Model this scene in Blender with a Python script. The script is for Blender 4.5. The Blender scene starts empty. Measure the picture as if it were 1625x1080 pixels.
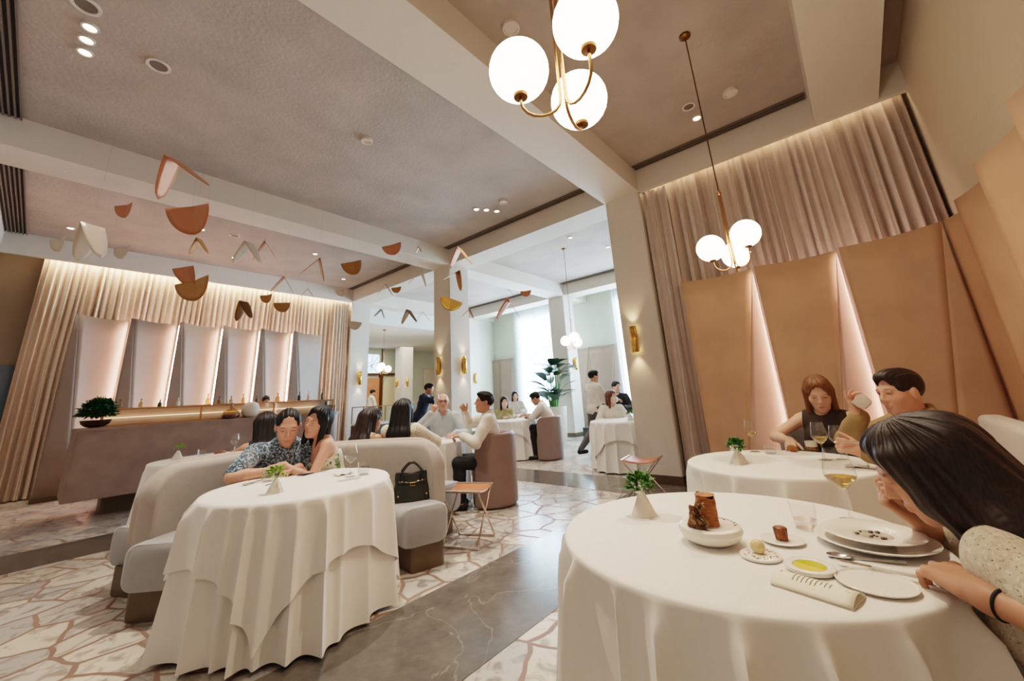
import bpy, bmesh, math, random
import numpy as np
from math import sin, cos, pi, radians, sqrt, atan2, hypot
from mathutils import Vector, Matrix
random.seed(11)
scn = bpy.context.scene
COL = scn.collection

# ------------------------------------------------------------------ materials
def newmat(name):
    m = bpy.data.materials.new(name); m.use_nodes = True
    nt = m.node_tree; nt.nodes.clear()
    out = nt.nodes.new('ShaderNodeOutputMaterial')
    return m, nt, out
def srgb(r, g=None, b=None):
    if g is None: r, g, b = r
    f = lambda c: (c/255/12.92) if c/255 <= .04045 else ((c/255+.055)/1.055)**2.4
    return (f(r), f(g), f(b), 1)
def mat(name, col, rough=.6, metal=0, var=.0, vscale=8, bump=0, bscale=60, spec=.5, sheen=0, trans=0, emit=None, estr=0, col2=None, stretch=None, attr=None, subsurf=0, coat=0):
    m, nt, out = newmat(name)
    b = nt.nodes.new('ShaderNodeBsdfPrincipled')
    nt.links.new(b.outputs[0], out.inputs[0])
    c = srgb(col)
    b.inputs['Base Color'].default_value = c
    b.inputs['Roughness'].default_value = rough
    b.inputs['Metallic'].default_value = metal
    b.inputs['Specular IOR Level'].default_value = spec
    b.inputs['Sheen Weight'].default_value = sheen
    b.inputs['Coat Weight'].default_value = coat
    if trans: b.inputs['Transmission Weight'].default_value = trans
    if emit: b.inputs['Emission Color'].default_value = srgb(emit); b.inputs['Emission Strength'].default_value = estr
    if subsurf:
        b.inputs['Subsurface Weight'].default_value = subsurf; b.inputs['Subsurface Radius'].default_value = (.02, .008, .004)
    tc = None
    if var or bump or col2:
        tc = nt.nodes.new('ShaderNodeTexCoord'); src = tc.outputs['Object']
        if stretch:
            mp = nt.nodes.new('ShaderNodeMapping'); mp.inputs['Scale'].default_value = stretch
            nt.links.new(src, mp.inputs[0]); src = mp.outputs[0]
    last = None
    if var or col2:
        n = nt.nodes.new('ShaderNodeTexNoise'); n.inputs['Scale'].default_value = vscale; n.inputs['Detail'].default_value = 5
        nt.links.new(src, n.inputs['Vector'])
        r = nt.nodes.new('ShaderNodeValToRGB')
        r.color_ramp.elements[0].position = .35; r.color_ramp.elements[1].position = .65
        if col2:
            r.color_ramp.elements[0].color = c; r.color_ramp.elements[1].color = srgb(col2)
        else:
            r.color_ramp.elements[0].color = tuple(max(0, x*(1-var)) for x in c[:3])+(1,)
            r.color_ramp.elements[1].color = tuple(min(1, x*(1+var)) for x in c[:3])+(1,)
        nt.links.new(n.outputs[0], r.inputs[0]); last = r.outputs[0]
    if attr:
        a = nt.nodes.new('ShaderNodeAttribute'); a.attribute_name = attr
        if True:
            mx = nt.nodes.new('ShaderNodeMix'); mx.data_type = 'RGBA'; mx.blend_type = 'MULTIPLY'; mx.inputs[0].default_value = 1
            mx.inputs[6].default_value = c
            if last is not None: nt.links.new(last, mx.inputs[6])
            nt.links.new(a.outputs['Color'], mx.inputs[7]); last = mx.outputs[2]
    if last is not None: nt.links.new(last, b.inputs['Base Color'])
    if bump:
        n2 = nt.nodes.new('ShaderNodeTexNoise'); n2.inputs['Scale'].default_value = bscale; n2.inputs['Detail'].default_value = 4
        nt.links.new(src, n2.inputs['Vector'])
        bp = nt.nodes.new('ShaderNodeBump'); bp.inputs['Strength'].default_value = bump; bp.inputs['Distance'].default_value = .01
        nt.links.new(n2.outputs[0], bp.inputs['Height']); nt.links.new(bp.outputs[0], b.inputs['Normal'])
    return m
def emat(name, col, s):
    m, nt, out = newmat(name)
    e = nt.nodes.new('ShaderNodeEmission'); e.inputs[0].default_value = srgb(col); e.inputs[1].default_value = s
    nt.links.new(e.outputs[0], out.inputs[0]); return m
def glassmat(name, tint=(250, 250, 250), gloss=.12, fac=1.0):
    """thin clear glass: see-through with a fresnel reflection"""
    m, nt, out = newmat(name)
    t = nt.nodes.new('ShaderNodeBsdfTransparent'); t.inputs[0].default_value = srgb(tint)
    g = nt.nodes.new('ShaderNodeBsdfGlossy'); g.inputs['Roughness'].default_value = .05
    lw = nt.nodes.new('ShaderNodeLayerWeight'); lw.inputs[0].default_value = .5
    pw = nt.nodes.new('ShaderNodeMath'); pw.operation = 'POWER'; pw.inputs[1].default_value = 3.2; nt.links.new(lw.outputs['Facing'], pw.inputs[0])
    mul = nt.nodes.new('ShaderNodeMath'); mul.operation = 'MULTIPLY_ADD'; mul.inputs[1].default_value = .8*fac; mul.inputs[2].default_value = .07*fac
    mx = nt.nodes.new('ShaderNodeMixShader')
    nt.links.new(pw.outputs[0], mul.inputs[0]); nt.links.new(mul.outputs[0], mx.inputs[0])
    nt.links.new(t.outputs[0], mx.inputs[1]); nt.links.new(g.outputs[0], mx.inputs[2]); nt.links.new(mx.outputs[0], out.inputs[0])
    return m
def sheermat(name, col, tr=.5, alpha=.0):
    m, nt, out = newmat(name)
    d = nt.nodes.new('ShaderNodeBsdfDiffuse'); d.inputs[0].default_value = srgb(col)
    t = nt.nodes.new('ShaderNodeBsdfTranslucent'); t.inputs[0].default_value = srgb(col)
    mx = nt.nodes.new('ShaderNodeMixShader'); mx.inputs[0].default_value = tr
    nt.links.new(d.outputs[0], mx.inputs[1]); nt.links.new(t.outputs[0], mx.inputs[2])
    last = mx.outputs[0]
    if alpha:
        tp = nt.nodes.new('ShaderNodeBsdfTransparent'); m2 = nt.nodes.new('ShaderNodeMixShader'); m2.inputs[0].default_value = alpha
        nt.links.new(last, m2.inputs[1]); nt.links.new(tp.outputs[0], m2.inputs[2]); last = m2.outputs[0]
    nt.links.new(last, out.inputs[0]); return m

def floor_material():
    m, nt, out = newmat('crazy_paving_marble'); N = nt.nodes.new; L = nt.links.new
    b = N('ShaderNodeBsdfPrincipled'); L(b.outputs[0], out.inputs[0])
    tc = N('ShaderNodeTexCoord')
    wn = N('ShaderNodeTexNoise'); wn.inputs['Scale'].default_value = 2.2; wn.inputs['Detail'].default_value = 2; L(tc.outputs['Object'], wn.inputs['Vector'])
    add = N('ShaderNodeMix'); add.data_type = 'RGBA'; add.blend_type = 'LINEAR_LIGHT'; add.inputs[0].default_value = .09
    L(tc.outputs['Object'], add.inputs[6]); L(wn.outputs['Color'], add.inputs[7])
    def vor(feat, sc):
        v = N('ShaderNodeTexVoronoi'); v.feature = feat; v.voronoi_dimensions = '2D'; v.inputs['Scale'].default_value = sc; v.inputs['Randomness'].default_value = .95
        L(add.outputs[2], v.inputs['Vector']); return v
    ve = vor('DISTANCE_TO_EDGE', 3.1); vc = vor('F1', 3.1)
    ed = N('ShaderNodeValToRGB'); ed.color_ramp.elements[0].position = .034; ed.color_ramp.elements[1].position = .052
    L(ve.outputs['Distance'], ed.inputs[0])
    # per-stone tone
    hs = N('ShaderNodeSeparateColor'); L(vc.outputs['Color'], hs.inputs[0])
    tone = N('ShaderNodeValToRGB'); cr = tone.color_ramp
    cr.elements[0].position = 0; cr.elements[0].color = srgb(164, 160, 156)
    cr.elements[1].position = 1; cr.elements[1].color = srgb(212, 204, 190)
    e = cr.elements.new(.35); e.color = srgb(192, 186, 178)
    e = cr.elements.new(.7); e.color = srgb(206, 195, 180)
    L(hs.outputs[0], tone.inputs[0])
    # marble veins
    n = N('ShaderNodeTexNoise'); n.inputs['Scale'].default_value = 5; n.inputs['Detail'].default_value = 8; n.inputs['Distortion'].default_value = 1.8
    L(tc.outputs['Object'], n.inputs['Vector'])
    vr = N('ShaderNodeValToRGB'); vr.color_ramp.elements[0].position = .36; vr.color_ramp.elements[0].color = srgb(160, 152, 146)
    vr.color_ramp.elements[1].position = .5; vr.color_ramp.elements[1].color = (1, 1, 1, 1)
    L(n.outputs[0], vr.inputs[0])
    mul = N('ShaderNodeMix'); mul.data_type = 'RGBA'; mul.blend_type = 'MULTIPLY'; mul.inputs[0].default_value = .75
    L(tone.outputs[0], mul.inputs[6]); L(vr.outputs[0], mul.inputs[7])
    mx = N('ShaderNodeMix'); mx.data_type = 'RGBA'; mx.inputs[6].default_value = srgb(132, 104, 90)
    L(ed.outputs[0], mx.inputs[0]); L(mul.outputs[2], mx.inputs[7]); L(mx.outputs[2], b.inputs['Base Color'])
    rr = N('ShaderNodeMapRange'); rr.inputs[3].default_value = .55; rr.inputs[4].default_value = .22; L(ed.outputs[0], rr.inputs[0]); L(rr.outputs[0], b.inputs['Roughness'])
    bp = N('ShaderNodeBump'); bp.inputs['Strength'].default_value = .15; bp.inputs['Distance'].default_value = .004; L(ed.outputs[0], bp.inputs['Height']); L(bp.outputs[0], b.inputs['Normal'])
    return m
def darkstone_material():
    m, nt, out = newmat('dark_grey_stone'); N = nt.nodes.new; L = nt.links.new
    b = N('ShaderNodeBsdfPrincipled'); L(b.outputs[0], out.inputs[0]); b.inputs['Roughness'].default_value = .16
    tc = N('ShaderNodeTexCoord')
    n = N('ShaderNodeTexNoise'); n.inputs['Scale'].default_value = 3.5; n.inputs['Detail'].default_value = 10; n.inputs['Roughness'].default_value = .7; L(tc.outputs['Object'], n.inputs['Vector'])
    r = N('ShaderNodeValToRGB'); r.color_ramp.elements[0].position = .3; r.color_ramp.elements[0].color = srgb(74, 70, 66); r.color_ramp.elements[1].position = .75; r.color_ramp.elements[1].color = srgb(112, 106, 98)
    L(n.outputs[0], r.inputs[0])
    w = N('ShaderNodeTexNoise'); w.inputs['Scale'].default_value = 1.3; w.inputs['Detail'].default_value = 7; w.inputs['Distortion'].default_value = 1.2; L(tc.outputs['Object'], w.inputs['Vector'])
    vr = N('ShaderNodeValToRGB'); c = vr.color_ramp; c.elements[0].position = .492; c.elements[0].color = (0, 0, 0, 1); c.elements[1].position = .508; c.elements[1].color = (0, 0, 0, 1)
    e = c.elements.new(.5); e.color = (1, 1, 1, 1); L(w.outputs[0], vr.inputs[0])
    mx = N('ShaderNodeMix'); mx.data_type = 'RGBA'; mx.inputs[7].default_value = srgb(150, 142, 128); L(r.outputs[0], mx.inputs[6])
    sc = N('ShaderNodeMath'); sc.operation = 'MULTIPLY'; sc.inputs[1].default_value = .55; L(vr.outputs[0], sc.inputs[0]); L(sc.outputs[0], mx.inputs[0])
    L(mx.outputs[2], b.inputs['Base Color']); return m
def print_material(name, base, blobs, scale, coord='Object'):
    """printed cloth: base colour with several noise thresholds of other colours"""
    m, nt, out = newmat(name); N = nt.nodes.new; L = nt.links.new
    b = N('ShaderNodeBsdfPrincipled'); L(b.outputs[0], out.inputs[0]); b.inputs['Roughness'].default_value = .8
    tc = N('ShaderNodeTexCoord'); last = None
    for i, (col, th, sc) in enumerate(blobs):
        mp = N('ShaderNodeMapping'); mp.inputs['Location'].default_value = (i*3.1, i*1.7, i*.9); L(tc.outputs[coord], mp.inputs[0])
        n = N('ShaderNodeTexNoise'); n.inputs['Scale'].default_value = scale*sc; n.inputs['Detail'].default_value = 2; L(mp.outputs[0], n.inputs['Vector'])
        r = N('ShaderNodeValToRGB'); r.color_ramp.elements[0].position = th; r.color_ramp.elements[1].position = th+.03; L(n.outputs[0], r.inputs[0])
        mx = N('ShaderNodeMix'); mx.data_type = 'RGBA'; L(r.outputs[0], mx.inputs[0])
        if last is None: mx.inputs[6].default_value = srgb(base)
        else: L(last, mx.inputs[6])
        mx.inputs[7].default_value = srgb(col); last = mx.outputs[2]
    L(last, b.inputs['Base Color']); return m

M = {}
M['floor'] = floor_material(); M['dark'] = darkstone_material()
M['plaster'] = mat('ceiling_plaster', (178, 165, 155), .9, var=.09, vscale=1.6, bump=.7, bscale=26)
M['beam'] = mat('beam_paint', (220, 211, 199), .7, var=.02, vscale=1)
M['column'] = mat('column_paint', (214, 206, 195), .7, var=.02, vscale=1)
M['wall'] = mat('wall_paint', (212, 197, 174), .8, var=.04, vscale=1)
M['wallbrown'] = mat('brown_wall', (150, 134, 116), .8, var=.04, vscale=1)
M['wallgreen'] = mat('pale_green_wall', (206, 208, 190), .8, var=.03, vscale=1)
M['lobbyceil'] = mat('lobby_ceiling', (226, 222, 214), .8)
M['vent'] = mat('vent_dark', (52, 46, 42), .6)
M['slot'] = mat('slot_dark', (78, 66, 58), .7)
M['ventbar'] = mat('vent_bar', (112, 102, 94), .5)
M['drape_bar'] = mat('cream_drape', (222, 202, 184), .85, sheen=.2, var=.03)
M['drape_r'] = mat('mauve_drape', (206, 188, 176), .85, sheen=.25, var=.04)
M['panel_bar'] = mat('panel_taupe_shaded', (138, 120, 108), .55, var=.05, vscale=2)  # bar panels' folded sheets: shade put into the taupe
M['panel_barlit'] = mat('panel_taupe_lit', (156, 136, 122), .55, var=.05, vscale=2)  # lit copy of the same taupe, strip light put into the colour
M['panel_r'] = mat('panel_tan_leather', (204, 162, 130), .6, var=.08, vscale=2.2, bump=.05)
M['panel_r2'] = mat('panel_tan_led_glow', (208, 168, 148), .6, var=.07, vscale=2.2, bump=.05)  # same tan leather with the LEDs' pink glow put into its colour
M['panel_back'] = mat('panel_mauve', (152, 130, 114), .6, var=.06, vscale=2)
M['led'] = emat('led_strip', (255, 222, 212), 18)
M['ledw'] = emat('led_warm', (255, 206, 140), 12)
M['leds'] = emat('led_soft', (255, 214, 180), 2.2)
M['ledb'] = emat('led_strip_bar', (255, 206, 192), 75)
M['brass'] = mat('brass', (184, 138, 92), .3, 1)
M['brassdark'] = mat('bronze', (120, 84, 52), .4, 1)
M['gold'] = mat('polished_gold', (222, 172, 92), .22, 1)
M['globe'] = emat('opal_globe', (255, 230, 198), 12)
M['spot_on'] = emat('downlight_on', (255, 232, 196), 9)
M['white'] = mat('white_plastic', (222, 214, 204), .5)
M['linen'] = mat('white_linen', (236, 231, 224), .85, sheen=.15, bump=.03, bscale=400)
M['linen2'] = mat('overlay_linen', (239, 234, 228), .85, sheen=.15, bump=.03, bscale=400)
M['booth_in'] = mat('greige_upholstery', (172, 161, 152), .85, sheen=.3, var=.03, vscale=20)
M['booth_seat'] = mat('greige_upholstery_cool_light', (156, 155, 155), .85, sheen=.3, var=.03, vscale=20)  # greige seats greyed in colour to imitate cool light on them
M['booth_out'] = mat('mauve_upholstery', (174, 154, 142), .85, sheen=.3, var=.03, vscale=20)
M['plinth'] = mat('bronze_plinth', (96, 80, 62), .45, .3)
M['mauve'] = mat('mauve_leather', (134, 110, 102), .5, sheen=.2, var=.04)
M['mauve_seat'] = mat('mauve_seat_leather', (126, 100, 92), .5, sheen=.2, var=.04)
M['paleseat'] = mat('pale_upholstery', (214, 206, 196), .8, sheen=.2)
M['greychair'] = mat('grey_upholstery', (146, 142, 142), .8, sheen=.2)
M['saddle'] = mat('tan_saddle_leather', (176, 98, 58), .45, var=.06)
M['chrome'] = mat('polished_steel', (206, 190, 172), .2, 1)
M['steel'] = mat('cutlery_steel', (206, 202, 198), .18, 1)
M['bag'] = mat('dark_green_leather', (26, 32, 28), .38, bump=.15, bscale=120)
M['stone_bar'] = mat('pink_travertine', (148, 122, 109), .5, var=.13, vscale=5, bump=.1, bscale=30)
M['shelf_in'] = mat('pink_shelf', (214, 180, 158), .4)
M['wood'] = mat('walnut', (120, 74, 44), .45, var=.2, vscale=6, stretch=(1, 1, 8))
M['darkwood'] = mat('dark_cabinet', (62, 46, 36), .5)
M['glass'] = glassmat('clear_glass', (252, 252, 250), .25)
M['pane'] = glassmat('pane_glass', (236, 244, 244), .2, .7)
M['water'] = glassmat('water', (246, 248, 248), .3)
M['wine'] = mat('white_wine', (236, 196, 96), .05, trans=.85)
M['redwine'] = mat('red_liquor', (110, 34, 24), .1)
M['ceramic'] = mat('white_ceramic', (236, 230, 220), .35, coat=.3)
M['bisque'] = mat('matte_ceramic', (226, 216, 202), .7)
M['green'] = mat('leaf_green', (62, 116, 34), .5, var=.35, vscale=40)
M['darkgreen'] = mat('dark_leaf', (34, 84, 34), .4, var=.4, vscale=14)
M['plantgreen'] = mat('deep_leaf', (14, 58, 36), .35, var=.3, vscale=10)
M['blossom'] = mat('white_blossom', (240, 240, 232), .6)
M['lime'] = mat('lime_leaf', (130, 160, 60), .5, var=.3, vscale=40)
M['pot'] = mat('bronze_bowl', (92, 64, 44), .3, .7)
M['planterpot'] = mat('cream_planter', (206, 194, 180), .6)
M['bread'] = mat('bread_crust', (124, 66, 26), .6, col2=(186, 116, 56), vscale=34, bump=.5, bscale=50, stretch=(1, 1, 5))
M['breadcut'] = mat('mushroom', (176, 136, 96), .6, col2=(96, 62, 38), vscale=60)
M['cake'] = mat('caramel_cake', (150, 84, 30), .4, col2=(96, 46, 16), vscale=60, bump=.3)
M['butter'] = mat('cream_quenelle', (226, 200, 150), .4)
M['oilA'] = mat('pale_oil', (222, 196, 84), .15)
M['oilB'] = mat('green_oil', (186, 178, 20), .15)
M['soup'] = mat('broth', (176, 160, 140), .2, col2=(206, 198, 186), vscale=40)
M['mush'] = mat('dark_garnish', (40, 32, 26), .5)
M['card'] = mat('menu_card', (238, 228, 208), .7)
M['ink'] = mat('print_ink', (96, 90, 82), .8)
M['paper'] = mat('napkin', (236, 232, 226), .8)
M['phone'] = mat('phone_black', (36, 40, 52), .2)
M['copper'] = mat('copper_leaf_underside', (184, 116, 78), .45, .25)
M['copperL'] = mat('pale_metal_leaf', (206, 190, 172), .45, .15)
M['bronzeleaf'] = mat('bronze_leaf', (160, 112, 56), .4, .3)
M['wire'] = mat('thin_wire', (120, 110, 100), .5, .5)
M['wineglassgreen'] = mat('green_bottle', (40, 66, 30), .15)
M['bottleclear'] = glassmat('bottle_glass', (214, 196, 150), .3)
M['bottlecap'] = mat('black_cap', (34, 26, 24), .5)
M['bottlewhite'] = mat('white_bottle', (226, 214, 200), .4)
M['teal'] = mat('grey_blue_door', (96, 112, 126), .5)
M['orange'] = mat('terracotta_tile', (196, 128, 88), .6, var=.1, vscale=6)
M['ovory'] = mat('ivory_arch', (226, 212, 176), .7)
M['sky'] = emat('sky_glow', (196, 232, 255), 3.2)
M['skyb'] = emat('daylight_glow', (206, 234, 255), 30)
M['sheer'] = sheermat('sheer_curtain', (236, 242, 246), .6, .12)
M['skin_a'] = mat('skin_light', (222, 176, 152), .5, attr='tint', subsurf=.06)
M['skin_b'] = mat('skin_tan', (190, 136, 108), .5, attr='tint', subsurf=.06)
M['skin_c'] = mat('skin_pink', (212, 156, 134), .5, attr='tint', subsurf=.06)
M['hair_black'] = mat('black_hair', (17, 13, 13), .5, spec=.3, var=.4, vscale=60, stretch=(3, 3, .3), bump=.08, bscale=160)
M['hair_dark'] = mat('dark_brown_hair', (36, 22, 18), .48, spec=.35, var=.5, vscale=60, stretch=(3, 3, .25), bump=.08, bscale=160)
M['hair_brown'] = mat('light_brown_hair', (118, 78, 46), .5, spec=.35, var=.3, vscale=60, stretch=(3, 3, .3), bump=.08, bscale=160)
M['hair_red'] = mat('auburn_hair', (92, 44, 28), .4, var=.3, vscale=60, stretch=(3, 3, .3), bump=.08, bscale=160)
M['shirt_white'] = mat('white_cotton', (232, 222, 210), .85, bump=.25, bscale=14)
M['shirt_blue'] = mat('pale_blue_cotton', (188, 196, 200), .85, bump=.2, bscale=14)
M['navy'] = mat('navy_suit', (30, 38, 62), .8, bump=.1, bscale=20)
M['charcoal'] = mat('charcoal_trousers', (84, 82, 84), .8)
M['black'] = mat('black_cloth', (26, 25, 30), .8)
M['brown_top'] = mat('dark_brown_top', (56, 44, 38), .8, bump=.15, bscale=200)
M['olive'] = mat('khaki_shirt', (150, 122, 84), .85, bump=.25, bscale=14)
M['olive_top'] = mat('olive_top', (150, 140, 96), .85, bump=.2, bscale=14)
M['blouse'] = mat('cream_blouse', (226, 214, 196), .8, bump=.4, bscale=16)
M['crochet'] = print_material('cream_knit', (226, 216, 196), [((190, 176, 150), .55, 1)], 60)
M['leafshirt'] = print_material('leaf_print_cotton', (66, 84, 104), [((140, 164, 178), .50, 1), ((34, 44, 60), .56, 1.1), ((186, 202, 206), .61, 1.2)], 58)
M['floral'] = print_material('floral_print', (222, 218, 196), [((120, 146, 96), .57, .7), ((60, 72, 60), .62, 1.2), ((198, 110, 104), .64, .8)], 26)
M['tweed'] = print_material('flecked_knit', (200, 188, 166), [((186, 172, 151), .52, .6), ((214, 203, 184), .6, .8), ((88, 79, 69), .655, 1.45)], 120)
M['hairtie'] = mat('black_elastic', (22, 18, 26), .7)
M['lens'] = mat('dark_frame', (30, 24, 24), .3)

# ------------------------------------------------------------------ mesh builder
class MB:
    def __init__(s): s.v = []; s.f = []; s.mi = []; s.cur = 0
    def add(s, vs, fs):
        o = len(s.v); s.v += [tuple(map(float, v)) for v in vs]
        for f in fs: s.f.append(tuple(i+o for i in f)); s.mi.append(s.cur)
        return s
    def box(s, lo, hi):
        x0, y0, z0 = lo; x1, y1, z1 = hi
        return s.add([(x0,y0,z0),(x1,y0,z0),(x1,y1,z0),(x0,y1,z0),(x0,y0,z1),(x1,y0,z1),(x1,y1,z1),(x0,y1,z1)],
              [(0,3,2,1),(4,5,6,7),(0,1,5,4),(1,2,6,5),(2,3,7,6),(3,0,4,7)])
    def rbox(s, lo, hi, r=.02, seg=3):
        """box with all edges rounded (superellipse-free: bevelled via bmesh)"""
        bm = bmesh.new(); c = [(a+b)/2 for a, b in zip(lo, hi)]; d = [b-a for a, b in zip(lo, hi)]
        bmesh.ops.create_cube(bm, size=1, matrix=Matrix.Translation(c) @ Matrix.Diagonal((d[0], d[1], d[2], 1)))
        bmesh.ops.bevel(bm, geom=list(bm.edges), offset=r, segments=seg, profile=.5, affect='EDGES')
        return s.frombm(bm)
    def frombm(s, bm):
        bm.verts.ensure_lookup_table(); bm.verts.index_update()
        s.add([v.co[:] for v in bm.verts], [[v.index for v in f.verts] for f in bm.faces]); bm.free(); return s
    def lathe(s, prof, n=24, c=(0,0,0), close=False, sx=1, sy=1):
        vs = []; fs = []
        for r, z in prof:
            for i in range(n):
                a = 2*pi*i/n; vs.append((c[0]+r*sx*cos(a), c[1]+r*sy*sin(a), c[2]+z))
        for j in range(len(prof)-1):
            for i in range(n):
                k = (i+1) % n; fs.append((j*n+i, j*n+k, (j+1)*n+k, (j+1)*n+i))
        if prof[0][0] > 1e-5 and len(prof) > 2: fs.append(tuple(range(n-1, -1, -1)))
        if prof[-1][0] > 1e-5 and not close: fs.append(tuple((len(prof)-1)*n+i for i in range(n)))
        return s.add(vs, fs)
    def tube(s, pts, r, n=8, cap=True):
        pts = [Vector(p) for p in pts]; rs = r if isinstance(r, (list, tuple)) else [r]*len(pts)
        vs = []; fs = []; up = None
        for i, p in enumerate(pts):
            t = (pts[min(i+1, len(pts)-1)]-pts[max(i-1, 0)]).normalized()
            if up is None:
                up = Vector((0,0,1)) if abs(t.z) < .9 else Vector((1,0,0))
            u = (up - t*up.dot(t)).normalized(); w = t.cross(u); up = u
            for k in range(n):
                a = 2*pi*k/n; q = p+(u*cos(a)+w*sin(a))*rs[i]; vs.append(q[:])
        for j in range(len(pts)-1):
            for k in range(n):
                l = (k+1) % n; fs.append((j*n+k, j*n+l, (j+1)*n+l, (j+1)*n+k))
        if cap: fs.append(tuple(range(n-1, -1, -1))); fs.append(tuple((len(pts)-1)*n+k for k in range(n)))
        return s.add(vs, fs)
    def grid(s, fn, nu, nv, flip=False, wrapu=False):
        vs = [fn(i/nu, j/nv) for j in range(nv+1) for i in range(nu+1 if not wrapu else nu)]
        w = nu if wrapu else nu+1; fs = []
        for j in range(nv):
            for i in range(nu):
                a = j*w+i; b = j*w+(i+1) % w; c = b+w; d = a+w
                fs.append((a,d,c,b) if flip else (a,b,c,d))
        return s.add(vs, fs)
    def sphere(s, c, r, n=16, m=10, sc=(1,1,1)):
        def f(u, v):
            a = 2*pi*u; b = pi*(v-.5); return (c[0]+r*sc[0]*cos(b)*cos(a), c[1]+r*sc[1]*cos(b)*sin(a), c[2]+r*sc[2]*sin(b))
        return s.grid(f, n, m, wrapu=True)
    def prism(s, poly, z0, z1):
        n = len(poly)
        return s.add([(x,y,z0) for x,y in poly]+[(x,y,z1) for x,y in poly],
                     [tuple(range(n-1,-1,-1)), tuple(range(n,2*n))]+[(i,(i+1)%n,n+(i+1)%n,n+i) for i in range(n)])
    def xform(s, mx, start=0):
        for i in range(start, len(s.v)): s.v[i] = tuple(mx @ Vector(s.v[i]))
        return s
    def build(s, name, mats, parent=None, smooth=40, solid=0, loc=None, merge=False):
        me = bpy.data.meshes.new(name); me.from_pydata(s.v, [], s.f)
        if not isinstance(mats, (list, tuple)): mats = [mats]
        for m in mats: me.materials.append(M[m] if isinstance(m, str) else m)
        if len(mats) > 1: me.polygons.foreach_set('material_index', s.mi)
        me.validate(); me.update()
        bm = bmesh.new(); bm.from_mesh(me)
        if merge: bmesh.ops.remove_doubles(bm, verts=bm.verts, dist=1e-4)
        bmesh.ops.recalc_face_normals(bm, faces=bm.faces); bm.to_mesh(me); bm.free()
        if smooth:
            me.polygons.foreach_set('use_smooth', [True]*len(me.polygons)); me.set_sharp_from_angle(angle=radians(smooth))
        o = bpy.data.objects.new(name, me); COL.objects.link(o)
        if parent is not None: o.parent = parent
        if loc is not None: o.location = loc
        if solid:
            md = o.modifiers.new('thickness', 'SOLIDIFY'); md.thickness = solid; md.offset = 0
        return o

def tag(o, label, cat, group=None, kind=None):
    if label: o['label'] = label
    if cat: o['category'] = cat
    if group: o['group'] = group
    if kind: o['kind'] = kind
    return o
def thing(name, label, cat, loc=(0,0,0), rz=0, group=None):
    o = bpy.data.objects.new(name, None); COL.objects.link(o); o.empty_display_size = .1
    o.location = loc; o.rotation_euler = (0, 0, rz); return tag(o, label, cat, group)
def struct(o): o['kind'] = 'structure'; return o
def dup(root, loc, rz, label, group=None):
    r = root.copy(); COL.objects.link(r); r.location = loc; r.rotation_euler = (0, 0, rz)
    r['label'] = label
    if group: r['group'] = group
    for ch in list(root.children):
        c = ch.copy(); COL.objects.link(c); c.parent = r
        for g in list(ch.children):
            d = g.copy(); COL.objects.link(d); d.parent = c
    return r
# ------------------------------------------------------------------ setting
ZB, ZC, ZL = 4.43, 4.82, 3.9
def sbox(name, lo, hi, m): return struct(MB().box(lo, hi).build(name, m, smooth=0))
f = MB().grid(lambda u, v: (-3.2+17.8*u, -3.2+21*v, 0), 8, 8).build('floor', 'floor', smooth=0); struct(f)
sbox('trim_1', (-3.2, 1.76, 0), (5.2, 2.62, .003), 'dark')
sbox('trim_2', (-3.2, 6.26, 0), (5.2, 7.1, .003), 'dark')
sbox('trim_3', (5.2, -1.1, 0), (6.05, 11.5, .003), 'dark')
# ceilings
struct(MB().add([(-3.2,-1.1,ZC),(12.3,-1.1,ZC),(12.3,12.1,ZC),(-3.2,12.1,ZC)], [(0,1,2,3)]).build('ceiling', 'plaster', smooth=0))
struct(MB().add([(5.6,12.1,ZL),(14.5,12.1,ZL),(14.5,17.5,ZL),(5.6,17.5,ZL)], [(0,1,2,3)]).build('lobby_ceiling', 'lobbyceil', smooth=0))
sbox('beam', (-3.2, 2.12, ZB), (10.8, 2.74, ZC), 'beam')
sbox('beam', (-3.2, 6.89, ZB), (12.3, 7.48, ZC), 'beam')
sbox('beam', (5.88, 11.5, ZB), (12.3, 12.1, ZC), 'beam')
sbox('beam', (5.88, 2.74, ZB+.001), (6.48, 11.5, ZC), 'beam')
sbox('beam', (10.8, 0, ZB+.001), (11.4, 11.5, ZC), 'beam')
sbox('beam', (-3.2, -.85, ZB), (5.88, -.24, ZC), 'beam')
sbox('beam', (-1.6, -1.1, ZB+.002), (-.98, 11.5, ZC), 'beam')
sbox('beam', (5.88, -1.1, ZB-.01), (5.95, 2.12, ZC), 'beam')            # pelmet over the mauve drape
sbox('beam', (-1.6, 11.5, ZB-.03), (5.88, 11.57, ZC), 'beam')           # pelmet over the bar drape
sbox('beam', (5.6, 12.0, ZL), (12.3, 12.1, ZB), 'lobbyceil')
for x, y, h in ((5.88, 2.13, ZB), (5.88, 6.89, ZB), (5.88, 11.5, ZB), (10.8, 6.94, ZB), (10.8, 11.5, ZB), (10.8, 2.15, ZB), (10.8, 16.1, ZL)):
    bm = bmesh.new()
    bmesh.ops.create_cube(bm, size=1, matrix=Matrix.Translation((x+.3, y+.3, h/2)) @ Matrix.Diagonal((.6, .6, h, 1)))
    bmesh.ops.bevel(bm, geom=[e for e in bm.edges if abs(e.verts[0].co.z-e.verts[1].co.z) > 1], offset=.012, segments=2, affect='EDGES')
    struct(MB().frombm(bm).build('column', 'column'))
    b = MB(); b.box((x-.012, y-.012, 0), (x+.612, y+.612, .12)); struct(b.build('column_base_trim', 'plinth', smooth=0))
sbox('wall_right', (-3.2, -1.2, 0), (6.3, -1.1, ZC), 'wall')
sbox('wall_behind_drape', (6.2, -1.1, 0), (6.3, 2.13, ZC), 'wall')
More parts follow.
